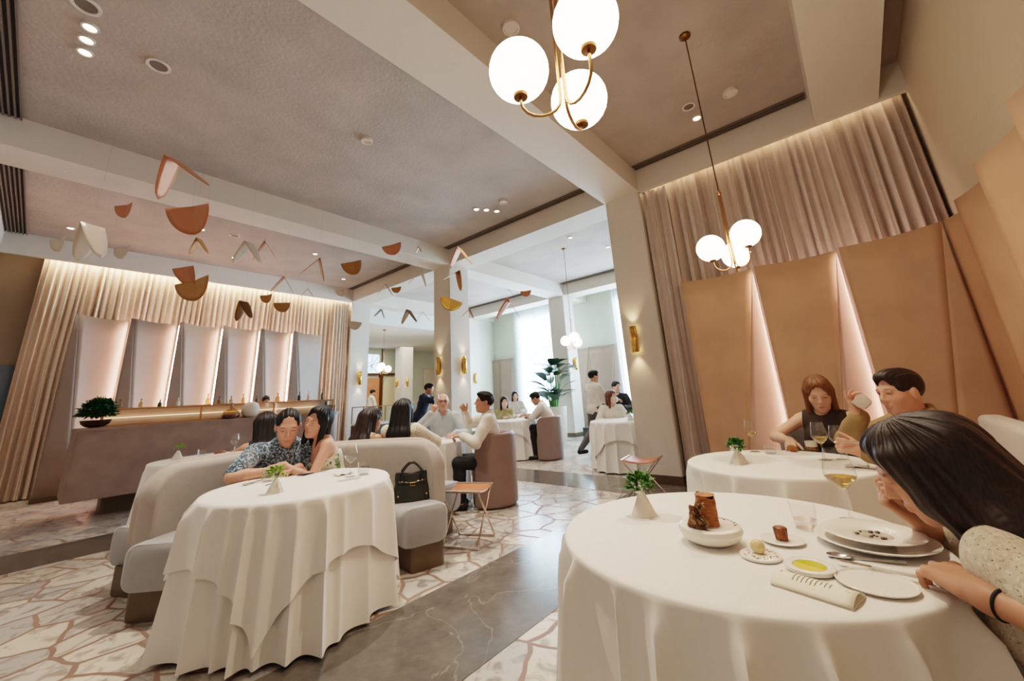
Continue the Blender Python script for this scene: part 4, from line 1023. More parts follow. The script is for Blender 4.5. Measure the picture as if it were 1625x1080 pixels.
# ---- bar side table
vase('white cone vase with a green sprig on the bar side table', 1.21, 6.55, ZP, .1, .06, seed=17, flowers=False, look='lime')
tumbler('water tumbler in the middle of the bar side table', 1.42, 6.42, ZP, .09, .045, .5)
t = thing('bread_roll', 'golden bread piece on the bar side table', 'bread', (1.6, 6.36, ZP), .6)
MB().sphere((0, 0, .03), .05, 16, 10, sc=(1.6, .9, .6)).build('crust', 'cake', t)
wine_glass('empty wine glass at the right of the bar side table', 1.76, 6.4, ZP, .24, .05, 0)
tumbler('second tumbler next to the empty wine glass on the bar side table', 1.74, 6.2, ZP, .1, .04, .5)
# ---- group table
rr = random.Random(4)
for i, (x, y, k, l) in enumerate(((3.52, 4.7, 'w', 'middle'), (3.66, 4.6, 't', 'middle'), (3.42, 4.86, 'w', 'far side'), (3.75, 4.82, 't', 'far side'), (3.4, 4.5, 't', 'near side'))):
    if k == 'w': wine_glass('empty wine glass at the %s of the group table' % l, x, y, ZP, .22, .045, 0)
    else: tumbler('water tumbler at the %s of the group table' % l, x, y, ZP, .09, .042, .5)
# ---- far tables
vase('white cone vase with a dark green leaf on the table behind the big pillar', 6.62, 3.12, ZO, .1, .065, 4, seed=31, flowers=False)
wine_glass('wine glass on the table in front of the potted plant', 7.05, 6.05, ZO, .22, .045, 0)
tumbler('tumbler on the table in front of the potted plant', 6.95, 6.25, ZO, .09, .042, .5)
t = thing('serving_bowl', 'dark shallow bowl by the stooping man at the far table', 'bowl', (7.25, 5.9, ZO)); MB().lathe([(.03, 0), (.06, .02), (.085, .05), (.08, .05), (0, .02)], 24, close=True).build('bowl_body', 'brassdark', t)
wine_glass('wine glass on the farthest table beside the sheer curtain', 8.9, 7.3, ZP, .22, .045, 0)
tumbler('tumbler on the farthest table beside the sheer curtain', 9.1, 7.2, ZP, .09, .042, .5)

# ------------------------------------------------------------------ handbag
t = thing('handbag', 'dark green leather handbag with two handles and gold studs on the curved sofa seat', 'handbag', (2.29, 3.235, .472), radians(-30))
def bagbody(u, v):
    a = 2*pi*u; p = 4; w = .165-.03*v; d = .085-.055*v
    cx = abs(cos(a))**(2/p)*(1 if cos(a) > 0 else -1); sy = abs(sin(a))**(2/p)*(1 if sin(a) > 0 else -1)
    return (w*cx+.006*sin(9*v+3*a), d*sy*(1+.1*sin(7*a)), .005+.225*v-.02*v*(cos(a)**2<.3))
b = MB().grid(bagbody, 44, 12, wrapu=True); b.lathe([(0, 0.004), (.1, .004)], 4); b.add([bagbody(i/44, 1) for i in range(44)]+[(0, 0, .215)], [(i, (i+1) % 44, 44) for i in range(44)]); b.add([bagbody(i/44, 0) for i in range(44)], [tuple(range(44))])
b.build('bag_body', 'bag', t, smooth=70)
for s in (1, -1):
    MB().tube([(-.085, s*.05, .15), (-.085, s*.045, .23)]+[(-.085+.17*k/8, s*(.045-.012*sin(pi*k/8)), .235+.07*sin(pi*k/8)) for k in range(9)]+[(.085, s*.045, .23), (.085, s*.05, .15)], .008, 8).build('handle', 'bag', t)
MB().tube([(-.12, -.07, .16), (0, -.082, .145), (.12, -.07, .16)], .007, 8).build('strap', 'bag', t)
b = MB()
for x, z in ((-.085, .16), (.085, .16), (-.05, .15), (.05, .15), (-.12, .05), (.12, .05)): b.sphere((x, -.078+.02*(z > .1), z), .009, 10, 6)
b.tube([(-.02, -.086, .15), (.02, -.086, .15), (.02, -.086, .128), (-.02, -.086, .128), (-.02, -.086, .15)], .004, 6)
b.build('gold_studs', 'gold', t)
# ------------------------------------------------------------------ people : one continuous skinned surface each, built from blended tapered limbs
class Sdf:
    def __init__(s): s.p = []; s.lo = np.full(3, 9e9); s.hi = np.full(3, -9e9)
    def _b(s, lo, hi, op):
        if op == 0: s.lo = np.minimum(s.lo, lo); s.hi = np.maximum(s.hi, hi)
    def rc(s, a, b, ra, rb=None, k=.02, op=0):
        a = np.array(a, float); b = np.array(b, float); rb = ra if rb is None else rb; m = max(ra, rb)
        s._b(np.minimum(a, b)-m, np.maximum(a, b)+m, op); s.p.append(('rc', a, b, ra, rb, k, op)); return s
    def el(s, c, r, R=None, k=.02, op=0):
        c = np.array(c, float); r = np.array(r if hasattr(r, '__len__') else (r, r, r), float); R = np.eye(3) if R is None else np.array(R)
        e = np.sqrt(((R*r)**2).sum(1)); s._b(c-e, c+e, op); s.p.append(('el', c, r, R, e, k, op)); return s
    def cut(s, n, d): s.p.append(('cut', np.array(n, float), d)); return s
    def mesh(s, h, disp=None):
        lo = s.lo-.02-2*h; n = np.ceil((s.hi+.02+2*h-lo)/h).astype(int)+1
        D = np.full(n, .3, np.float32); ax = [lo[i]+h*np.arange(n[i]) for i in range(3)]
        def sub(l, u):
            i0 = np.clip(((l-lo)/h).astype(int), 0, n-1); i1 = np.clip(((u-lo)/h).astype(int)+2, 1, n)
            sl = tuple(slice(i0[i], i1[i]) for i in range(3))
            g = np.meshgrid(*[ax[i][sl[i]] for i in range(3)], indexing='ij', sparse=True); return sl, g
        for p in s.p:
            if p[0] == 'cut':
                g = np.meshgrid(*ax, indexing='ij', sparse=True); nn = p[1]
                D = np.maximum(D, (g[0]*nn[0]+g[1]*nn[1]+g[2]*nn[2]-p[2]).astype(np.float32)); continue
            if p[0] == 'rc':
                _, a, b, ra, rb, k, op = p; m = max(ra, rb)+k+3*h
                sl, g = sub(np.minimum(a, b)-m, np.maximum(a, b)+m); v = b-a; L2 = max(v@v, 1e-9)
                x, y, z = g[0]-a[0], g[1]-a[1], g[2]-a[2]
                t = np.clip((x*v[0]+y*v[1]+z*v[2])/L2, 0, 1)
                d = np.sqrt((x-t*v[0])**2+(y-t*v[1])**2+(z-t*v[2])**2)-(ra+(rb-ra)*t)
            else:
                _, c, r, R, e, k, op = p; m = e+k+3*h
                sl, g = sub(c-m, c+m); x, y, z = g[0]-c[0], g[1]-c[1], g[2]-c[2]
                q = [(x*R[0][i]+y*R[1][i]+z*R[2][i])/r[i] for i in range(3)]
                k0 = np.sqrt(q[0]**2+q[1]**2+q[2]**2); k1 = np.sqrt((q[0]/r[0])**2+(q[1]/r[1])**2+(q[2]/r[2])**2)
                d = np.where(k1 > 1e-6, k0*(k0-1)/np.maximum(k1, 1e-6), -min(r))
            d = d.astype(np.float32); E = D[sl]
            if op == 0: hh = np.maximum(k-np.abs(E-d), 0)/k; D[sl] = np.minimum(E, d)-hh*hh*k*.25
            else: d = -d; hh = np.maximum(k-np.abs(E-d), 0)/k; D[sl] = np.maximum(E, d)+hh*hh*k*.25
        if disp is not None:
            g = np.meshgrid(*ax, indexing='ij', sparse=True); D = D+disp(*g).astype(np.float32)
        D[0] = D[-1] = .3; D[:, 0] = D[:, -1] = .3; D[:, :, 0] = D[:, :, -1] = .3
        return surfnets(D, lo, h)
def surfnets(D, org, h):
    S = D < 0; nx, ny, nz = D.shape
    cnt = np.zeros((nx-1, ny-1, nz-1), np.int8); co = [(i, j, k) for i in (0, 1) for j in (0, 1) for k in (0, 1)]
    for i, j, k in co: cnt += S[i:nx-1+i, j:ny-1+j, k:nz-1+k]
    act = (cnt > 0) & (cnt < 8); idx = np.argwhere(act)
    V = np.stack([D[idx[:, 0]+i, idx[:, 1]+j, idx[:, 2]+k] for i, j, k in co], 1).astype(float); C = np.array(co, float)
    acc = np.zeros((len(idx), 3)); num = np.zeros(len(idx))
    for a in range(8):
        for ax in range(3):
            if co[a][ax] == 0:
                b = a + (4, 2, 1)[ax]; va, vb = V[:, a], V[:, b]; m = (va < 0) != (vb < 0)
                t = va[m]/(va[m]-vb[m]); acc[m] += C[a]+t[:, None]*(C[b]-C[a]); num[m] += 1
    P = (idx+acc/np.maximum(num, 1)[:, None])*h+org
    I = np.full(act.shape, -1, np.int32); I[act] = np.arange(len(idx))
    F = []
    for ax in range(3):
        s0 = [slice(None)]*3; s1 = [slice(None)]*3; s0[ax] = slice(0, -1); s1[ax] = slice(1, None)
        ch = S[tuple(s0)] != S[tuple(s1)]; e = np.argwhere(ch)
        u, w = [(1, 2), (2, 0), (0, 1)][ax]
        e = e[(e[:, u] > 0) & (e[:, w] > 0) & (e[:, u] < D.shape[u]-1) & (e[:, w] < D.shape[w]-1)]
        def cell(du, dw):
            q = e.copy(); q[:, u] += du; q[:, w] += dw; return I[q[:, 0], q[:, 1], q[:, 2]]
        Q = np.stack([cell(-1, -1), cell(0, -1), cell(0, 0), cell(-1, 0)], 1)
        ins = S[e[:, 0], e[:, 1], e[:, 2]]; Q[~ins] = Q[~ins][:, ::-1]; F.append(Q)
    F = np.concatenate(F); F = F[(F >= 0).all(1)]
    return P, F
def sdf_obj(name, PF, m, parent=None, tint=None, relax=1):
    P, F = PF
    me = bpy.data.meshes.new(name); me.from_pydata(P.tolist(), [], F.tolist()); me.materials.append(M[m] if isinstance(m, str) else m)
    me.polygons.foreach_set('use_smooth', np.ones(len(F), bool))
    if tint is not None:
        a = me.color_attributes.new('tint', 'FLOAT_COLOR', 'POINT'); c = np.ones((len(P), 4), np.float32); c[:, :3] = tint; a.data.foreach_set('color', c.ravel())
    me.update(); o = bpy.data.objects.new(name, me); COL.objects.link(o)
    if parent is not None: o.parent = parent
    return o
def V3(*a): return np.array(a, float)
def rotm(ax, deg): return np.array(Matrix.Rotation(radians(deg), 3, ax))
def unit(v): v = np.array(v, float); return v/max(1e-9, np.linalg.norm(v))
def ik(S, Wt, a, b, hint):
    d = Wt-S; L = np.linalg.norm(d); u = d/L
    if L > (a+b)*.998: Wt = S+u*(a+b)*.998; L = (a+b)*.998
    x = (a*a-b*b+L*L)/(2*L); hgt = sqrt(max(0, a*a-x*x)); n = hint-u*(hint@u); n = unit(n)
    return S+u*x+n*hgt, Wt
FINGERS = ((-.028, .034, .024, .019, .0085), (-.0095, .040, .027, .021, .0088), (.0095, .037, .025, .020, .0084), (.027, .029, .020, .017, .0075))
def hand(sd, w, d, nrm, side, curl=(25, 35, 25), s=1.0, spread=4, thumb=(40, 30), fr=1.0, fcurl=None):
    """w wrist, d towards the knuckles, nrm out of the back of the hand, side = +1 right / -1 left"""
    d = unit(d); n = unit(nrm-d*(nrm@d)); lat = np.cross(n, d)*(-1)     # lat: points to little finger for the right hand when side=+1
    lat = lat*(1 if side > 0 else -1)
    sd.rc(w-d*.01*s, w+d*.03*s, .024*s, .022*s, .02)
    for q in (-.026, -.009, .009, .025):
        sd.rc(w+d*.02*s+lat*q*.7*s, w+d*.088*s+lat*q*s-n*.002*s, .0145*s, .0115*s, .014)
    for i, (o, l1, l2, l3, r) in enumerate(FINGERS):
        p = w+d*.088*s+lat*o*s; a = 0; r = r*s*fr; sp = radians(spread*(i-1.5)); cc = curl if fcurl is None else fcurl[i]
        base = unit(d*cos(sp)+lat*sin(sp))
        for j, (l, c) in enumerate(zip((l1, l2, l3), cc)):
            a += radians(c); q = p+(base*cos(a)-n*sin(a))*l*s
            sd.rc(p, q, r*(1-.06*j), r*(.94-.08*j), .005 if j else .008); p = q
    p = w+d*.022*s-lat*.022*s-n*.004*s; td = unit(d*cos(radians(thumb[0]))-lat*sin(radians(thumb[0]))-n*.35)
    q = p+td*.045*s; sd.rc(p, q, .0135*s, .0105*s, .016); td2 = unit(td+d*sin(radians(thumb[1]))*.9-n*.25)
    q2 = q+td2*.032*s; sd.rc(q, q2, .0102*s, .0092*s, .006); q3 = q2+unit(td2+d*.25)*.024*s; sd.rc(q2, q3, .0092*s, .0075*s, .005)

def person(label, loc, face, s=1.04, female=False, seat=.47, standing=False, lean=8, side=0, twist=0, head=(0, 0, 0), arms=None, top='shirt', topm='shirt_white', sleeve=1.0,
           botm='black', skin='skin_a', hair='short', hairm='hair_black', res=.0065, legs=None, bulk=1.0, group=None, extra=None, hs=1.06, neckopen=.07, hc=None, hairfn=None):
    rz = radians(face)-pi/2; Rw = np.array(Matrix.Rotation(rz, 3, 'Z')); base = V3(loc[0], loc[1], 0)
    def W2L(p): return Rw.T @ (np.array(p, float)-base)
    def D2L(d): return Rw.T @ np.array(d, float)
    hipz = (seat+.085*s) if not standing else .94*s
    TR = rotm('Z', twist) @ rotm('Y', side) @ rotm('X', -lean)
    def T(x, y, z): return V3(0, 0, hipz)+TR @ (V3(x, y, z)*s)
    f = .92 if female else 1.0; b = bulk
    HR = rotm('Z', head[1]) @ rotm('X', -head[0]) @ rotm('Y', head[2])
    neck = T(0, -.005, .52)
    HC = neck+TR @ V3(0, .01, .065)*s+HR @ V3(0, .02, .085)*s
    hsz = s*hs
    if hc is not None:      # seat the figure so that the head is at this point
        off = Rw @ HC; base = V3(hc[0]-off[0], hc[1]-off[1], 0); dz = max(-.1, min(.1, hc[2]-HC[2]))
        hipz += dz; neck = neck+V3(0, 0, dz); HC = HC+V3(0, 0, dz); seat += dz
    def Hd(x, y, z): return HC+HR @ (V3(x, y, z)*hsz)
    SH = {1: T(.178*f*b, 0, .462), -1: T(-.178*f*b, 0, .462)}
    # ---- torso + head + arms + legs
    def torso(sd, g=0, k=.05):
        sd.el(T(0, -.005, .03), V3(.165*b+g, .115*b+g, .12+g)*s, TR, k)
        sd.el(T(0, .008, .17), V3(.142*f*b+g, .108*b*(f if female else 1)+g, .15+g)*s, TR, k)
        sd.el(T(0, 0, .345), V3(.158*f*b+g, .108*b+g, .175+g)*s, TR, k)
        sd.rc(T(-.135*f*b, -.008, .462), T(.135*f*b, -.008, .462), (.062*f+g)*s, k=k)
        sd.el(T(0, -.02, .49), V3(.09*f+g, .06+g, .05+g)*s, TR, k)
        if female:
            for q in (1, -1): sd.el(T(q*.07, .085, .335), V3(.068+g, .055+g, .065+g)*s, TR, .04)
    body = Sdf(); torso(body)
    body.rc(T(0, -.015, .5), HC+HR @ V3(0, -.022, -.055)*hsz, .055*f*s, .049*f*s, .035)
    E = lambda c, r, k, op=0: body.el(Hd(*c), V3(*r)*hsz, HR, k*hsz, op)
    E((0, -.015, .028), (.073, .093, .085), .03); E((0, .02, -.03), (.058*(.96 if female else 1), .068, .085), .03)
    E((0, .03, -.075), (.043, .048, .034), .03); E((0, .064, -.098), (.017, .016, .015), .025)
    for q in (1, -1):
        E((q*.034, .055, -.026), (.024, .022, .024), .03); E((q*.031, .090, .008), (.016, .012, .010), .012, 1); E((q*.031, .0735, .008), (.0125, .0125, .012), .004)
        E((q*.075, -.010, -.008), (.009, .019, .031), .008); E((q*.010, .092, -.028), (.008, .009, .007), .006)
    body.rc(Hd(-.034, .077, .024), Hd(.034, .077, .024), .010*hsz, k=.022*hsz)
    body.rc(Hd(0, .083, .015), Hd(0, .104, -.022), .007*hsz, .0098*hsz, .012*hsz)
    E((0, .086, -.056), (.022, .009, .0055), .006); E((0, .0855, -.066), (.019, .010, .006), .006)
    A, B_ = .285*s*(.95 if female else 1), .255*s*(.95 if female else 1)
    arms = arms or {}
    AR = {}
    for q in (1, -1):
        spec = arms.get(q) or {}
        tw = W2L(spec['w']) if 'w' in spec else T(0, 0, 0)*0+V3(q*.13, .36, seat+.355)*1.0
        hint = D2L(spec['hint']) if 'hint' in spec else V3(q*.8, -.3, -.7)
        el_, wr = ik(SH[q], tw, A, B_, hint); AR[q] = (el_, wr)
        rf = .86 if female else 1.0
        body.rc(SH[q], el_, .053*s*rf*b, .040*s*rf, .03); body.rc(el_, el_*.62+wr*.38, .040*s*rf, .040*s*rf, .02); body.rc(el_*.62+wr*.38, wr, .040*s*rf, .0265*s*rf, .02)
        hd = D2L(spec['dir']) if 'dir' in spec else unit(wr-el_)*.6+V3(-q*.3, .3, -.1); nn = D2L(spec['n']) if 'n' in spec else V3(q*.3, -.1, 1)
        hand(body, wr, hd, nn, q, spec.get('curl', (18, 28, 22)), s*(.92 if female else 1)*spec.get('hs', 1), spec.get('spread', 4), spec.get('thumb', (38, 30)), spec.get('fr', 1.0), spec.get('fcurl'))
    if legs is None:
        if standing: legs = {q: (V3(q*.095, 0, hipz-.03), V3(q*.10, .02, .5*s), V3(q*.10, -.01, .08*s)) for q in (1, -1)}
        else: legs = {q: (V3(q*.09, .0, hipz-.01), V3(q*.115, .43*s, hipz+.005), V3(q*.12, .40*s, .09)) for q in (1, -1)}
    def legset(sd, g=0):
        for q, (h_, k_, a_) in legs.items():
            sd.rc(h_, k_, (.082*b+g)*s, (.058+g)*s, .04); sd.rc(k_, k_*.65+a_*.35, (.056+g)*s, (.055+g)*s, .03); sd.rc(k_*.65+a_*.35, a_, (.055+g)*s, (.036+g*1.3)*s, .03)
    legset(body)
    for q, (h_, k_, a_) in legs.items():
        fd = unit(V3(0, 1, 0)) if len(legs) == 2 else V3(0, 1, 0)
        body.rc(a_-V3(0, .03, .045)*s, a_+V3(0, .12, -.055)*s, .036*s, .028*s, .03)
    P, F = body.mesh(res)
    # tint : lips, brows, lashes, warm cheeks, in head space
    q = (P-HC) @ HR/hsz; tn = np.ones((len(P), 3)); inh = (np.abs(q).max(1) < .15)
    def blob(c, r): return np.clip(1.6-1.6*np.sqrt((((q-np.array(c))/np.array(r))**2).sum(1)), 0, 1)[:, None]*inh[:, None]
    def paint(w, col): nonlocal tn; tn = tn*(1-w)+np.array(col)*w*tn
    paint(blob((0, .088, -.061), (.027, .022, .013)), (.82, .48, .46) if female else (.88, .62, .58))
    hc = (.30, .22, .20) if hairm != 'hair_brown' else (.62, .48, .4)
    for sg in (1, -1):
        paint(blob((sg*.033, .085, .028), (.023, .018, .0055)), hc); paint(blob((sg*.032, .084, .0065), (.016, .016, .0055)), (.22, .17, .16))
        paint(blob((sg*.036, .06, -.03), (.03, .03, .028))*.5, (1.0, .84, .80))
    o = sdf_obj('person', (P, F), skin, None, tn); o.location = base; o.rotation_euler = (0, 0, rz)
    tag(o, label, 'person', group)
    # ---- clothes
    if top:
        c = Sdf(); g = .014; torso(c, g)
        if top in ('shirt', 'blouse', 'jacket', 'knit'):
            gg = {'shirt': .016, 'blouse': .022, 'jacket': .020, 'knit': .022}[top]
            c.el(T(0, 0, .02), V3(.178*b, .132*b, .12)*s, TR, .05)
            for q in (1, -1):
                el_, wr = AR[q]; ke = min(1, sleeve*2); c.rc(SH[q], SH[q]+(el_-SH[q])*ke, (.056*b+gg)*s*(f), (.056*b*f*(1-ke)+.046*ke+gg)*s, .035)
                if sleeve > .5: c.rc(el_, el_+(wr-el_)*(sleeve-.5)*2*.94, (.047+gg)*s, (.034+gg)*s, .02)
        if top in ('shirt', 'jacket', 'blouse'):
            c.rc(T(-.06, -.035, .535), T(.06, -.035, .535), .03*s, k=.03)
        c.el(T(0, .045, .575), V3(neckopen, .085, .075)*s, TR, .012, 1)
        if top == 'strapless': c.cut(TR @ V3(0, 0, 1), (TR @ V3(0, 0, 1)) @ T(0, 0, .37))
        if top in ('tank', 'halter'):
            for q in (1, -1): c.el(T(q*(.205 if top == 'tank' else .17)*f, 0, .48), V3(.055, .12, .13)*s, TR, .02, 1)
        if top != 'jacket' and not standing: c.cut(TR @ V3(0, 0, -1), (TR @ V3(0, 0, -1)) @ T(0, 0, -.07))
        else: c.cut(TR @ V3(0, 0, -1), (TR @ V3(0, 0, -1)) @ T(0, 0, -.09 if top == 'jacket' else -.02))
        am = .0035*s
        def wr_(x, y, z): return am*(np.sin(34*x+21*z+3*np.sin(15*y))+np.sin(27*z-19*y+2*np.sin(17*x)))*.7
        co = sdf_obj({'shirt': 'shirt', 'blouse': 'blouse', 'jacket': 'jacket', 'knit': 'sweater', 'tank': 'sleeveless_top', 'halter': 'halter_top', 'strapless': 'dress'}[top], c.mesh(res, wr_), topm, o)
        if top in ('shirt', 'jacket'):
            cl = Sdf(); n = 16
            for i in range(n):
                a0 = radians(118+304*i/n); a1 = radians(118+304*(i+1)/n)
                def cpnt(a): return T(.069*cos(a)*f, -.012+.066*sin(a), .547+.018*sin(a+pi)*-1*-1)
                cl.rc(cpnt(a0), cpnt(a1), .013*s, k=.006); cl.rc(cpnt(a0)-TR @ V3(0, 0, .02)*s, cpnt(a1)-TR @ V3(0, 0, .02)*s, .015*s, k=.01)
            sdf_obj('collar', cl.mesh(max(.005, res*.8)), topm if top == 'shirt' else 'shirt_white', co)
    if botm:
        t_ = Sdf(); legset(t_, .012); t_.el(T(0, -.005, .0), V3(.172*b, .128*b, .12)*s, TR, .05)
        if not standing: t_.cut(V3(0, 0, -1), -.085)
        if standing: t_.cut(TR @ V3(0, 0, 1), (TR @ V3(0, 0, 1)) @ T(0, 0, .09))
        sdf_obj('trousers', t_.mesh(res*1.2), botm, o)
        sh = Sdf()
        for q, (h_, k_, a_) in legs.items(): sh.rc(a_-V3(0, .03, .045)*s, a_+V3(0, .13, -.05)*s, .044*s, .036*s, .03)
        sdf_obj('shoes', sh.mesh(res*1.2), 'black', o)
    # ---- hair
    if hair:
        h = Sdf(); HE = lambda c, r, k=.02, op=0: h.el(Hd(*c), V3(*r)*hsz, HR, k*hsz, op)
        up = HR @ V3(0, 0, 1)
        if hairfn: hairfn(h, HE, Hd, T, s, hsz)
        elif hair == 'short':
            HE((0, -.018, .036), (.080, .102, .09)); HE((0, .04, .085), (.055, .05, .035), .03)
            HE((0, .084, -.045), (.069, .056, .126), .012, 1)
            for q in (1, -1): HE((q*.082, .02, -.05), (.03, .04, .068), .01, 1)
            h.cut(-up, -(up @ Hd(0, 0, -.052)))
        elif hair == 'receding':
            HE((0, -.020, .032), (.079, .100, .086))
            HE((0, .095, -.012), (.063, .078, .122), .012, 1)
            for q in (1, -1): HE((q*.082, .03, -.05), (.03, .05, .075), .01, 1)
            h.cut(-up, -(up @ Hd(0, 0, -.055)))
        elif hair == 'bald':
            HE((0, -.022, .0), (.0775, .095, .06)); HE((0, .05, .0), (.11, .085, .2), .01, 1); h.cut(up, up @ Hd(0, 0, .03)); h.cut(-up, -(up @ Hd(0, 0, -.05)))
        else:
            HE((0, -.018, .036), (.084, .106, .093)); HE((0, .04, .085), (.05, .045, .032), .03)
            ln = {'bob': -.13, 'mid': -.2, 'long': -.42}[hair if hair in ('bob', 'mid', 'long') else 'long']
            HE((0, -.055, ln*.5+.02), (.083, .056, .03-ln*.5), .03)
            for q in (1, -1): h.rc(Hd(q*.066, .012, .03), Hd(q*.074, .004, max(ln, -.17)), .026*hsz, .02*hsz, .03)
            HE((0, .092, -.05), (.059, .066, .138), .012, 1)
        if extra: extra(h, Hd, T, s)
        if res < .0078:     # combed grooves for the figures near the camera
            ci = HR.T; kk = .0019*s
            def comb(x, y, z):
                lx = (x-HC[0])*ci[0][0]+(y-HC[1])*ci[0][1]+(z-HC[2])*ci[0][2]; ly = (x-HC[0])*ci[1][0]+(y-HC[1])*ci[1][1]+(z-HC[2])*ci[1][2]; lz = (x-HC[0])*ci[2][0]+(y-HC[1])*ci[2][1]+(z-HC[2])*ci[2][2]
                a_ = np.arctan2(lx, -ly-.02)
                if hair in ('short', 'receding'): a_ = lx*9
                return kk*(np.sin(a_*21+6*lz)+.6*np.sin(a_*37-9*lz+1.0))
            hp = h.mesh(min(res*.75, .0045), comb)
        else: hp = h.mesh(res*.9)
        sdf_obj('hair', hp, hairm, o)
    return o, dict(T=T, Hd=Hd, AR=AR, W2L=W2L, Rw=Rw, base=base, HR=HR, HC=HC, hsz=hsz)
# ------------------------------------------------------------------ the people
# bending woman at the near table
def fg_hair(h, HE, Hd, T, s, z):
    HE((0, -.02, .036), (.084, .104, .093)); HE((0, .03, .088), (.05, .05, .032), .03)
    for q in (-1, 1):      # curtains of hair beside the face
        for (x0, y0, z0), (x1, y1, z1), (x2, y2, z2), r0, r2 in (((.064, .052, .06), (.078, .046, -.05), (.074, .034, -.17), .024, .012), ((.070, .020, .04), (.084, .012, -.08), (.080, .0, -.23), .03, .014), ((.068, -.03, .02), (.084, -.035, -.10), (.085, -.045, -.27), .036, .014), ((.06, -.065, .0), (.075, -.065, -.11), (.08, -.075, -.25), .04, .016)):
            if q == 1 and y0 < 0: continue
            h.rc(Hd(q*x0, y0, z0), Hd(q*x1, y1, z1), r0, r0, .04); h.rc(Hd(q*x1, y1, z1), Hd(q*x2, y2, z2), r0, r2, .03)
    HE((0, .105, -.06), (.058, .062, .15), .012, 1)
    for (x, y, z), L_ in (((-.078, .036, -.13), .10), ((-.082, .01, -.17), .09), ((-.084, -.02, -.2), .08)):
        a = Hd(x, y, z); h.rc(a, a+V3(-.004, -.012, -L_), .017, .006, .02)
    for q, k in ((-.07, -.03), (-.02, .0), (.04, .03)):
        a = Hd(q*.7, -.085, .03); b = T(q, -.085, .50); c = T(q+k*.6, -.135, .33); d = T(q+k, -.14, .12)
        h.rc(a, b, .055, .05, .06); h.rc(b, c, .05, .042, .05); h.rc(c, d, .042, .02, .04)
    a = Hd(-.07, -.06, -.06); b = T(-.12, -.05, .50); c = T(-.16, -.11, .40)
    h.rc(a, b, .036, .034, .05); h.rc(b, c, .034, .014, .04)
fgw, I = person('dark haired woman bending over her soup bowl at the near table, flecked knit sweater', (1.72, -.44), 90, 1.03, True, hc=(1.66, -.075, 1.035), lean=31, twist=-16, head=(27, 8, 0), top='knit', topm='tweed', sleeve=.5, botm='black', skin='skin_b', hair='mid', hairm='hair_dark', res=.0045, neckopen=.06, hairfn=fg_hair,
    arms={-1: dict(w=(1.415, -.095, .825), hs=1.22, hint=(-1, -.35, -.3), dir=(.84, .50, .12), n=(-.45, -.05, .9), fcurl=((26, 42, 28), (20, 42, 28), (24, 44, 30), (34, 48, 30)), thumb=(24, 20), spread=3, fr=1.02),
          1: dict(w=(1.80, -.02, .885), hint=(.9, -.2, -.5), dir=(-.45, .62, .62), n=(.30, .75, -.45), fcurl=((35, 50, 30), (45, 60, 40), (50, 62, 40), (55, 60, 40)), thumb=(36, 30))})
wr = I['AR'][-1][1]; e = I['AR'][-1][0]; c = wr*.86+e*.14; d = unit(wr-e)
b = MB(); u = unit(np.cross(d, V3(0, 0, 1))); v = np.cross(d, u); b.tube([tuple(c+.0295*(u*cos(a)+v*sin(a))) for a in [2*pi*i/24 for i in range(25)]], .0032, 8); b.build('hair_tie', 'hairtie', fgw)

def long_back(L=.42, w=.085, both=False):
    def f(h, Hd, T, s):
        for q in (-w*.8, 0, w*.8):
            h.rc(Hd(q*.7, -.075, .02), T(q, -.115, .43), .055, .05, .06); h.rc(T(q, -.115, .43), T(q*.85, -.15, .47-L), .05, .03, .05)
    return f
# the hugging couple
man, I = person('man in blue leaf print shirt looking down, hugged on the curved sofa', (1.52, 4.07), -104, 1.08, False, hc=(1.45, 3.87, 1.156), hs=1.16, lean=13, head=(22, -4, 0), top='shirt', topm='leafshirt', sleeve=.42, bulk=1.17, skin='skin_c', hair='receding', res=.006, botm='charcoal',
    arms={1: dict(w=(1.30, 3.70, .835), hint=(-1, .4, -.1), dir=(.75, -.35, 0), n=(0, 0, 1)), -1: dict(w=(1.48, 3.66, .835), hint=(.5, .2, -.9), dir=(-.75, -.35, 0), n=(0, 0, 1))})
wom, I = person('woman in strapless floral dress leaning on the man and reaching an arm across him', (1.86, 3.90), 170, 1.03, True, hc=(1.645, 3.73, 1.175), hs=1.1, lean=22, head=(0, 34, -18), top='strapless', topm='floral', skin='skin_c', hair='mid', res=.006, botm='olive_top', seat=.48,
    arms={-1: dict(w=(1.36, 3.66, .87), hint=(.2, -.5, -.7), dir=(-.85, .25, -.15), n=(-.2, -.5, .8)), 1: dict(w=(1.56, 4.12, .95), hint=(.3, 1, -.4))})
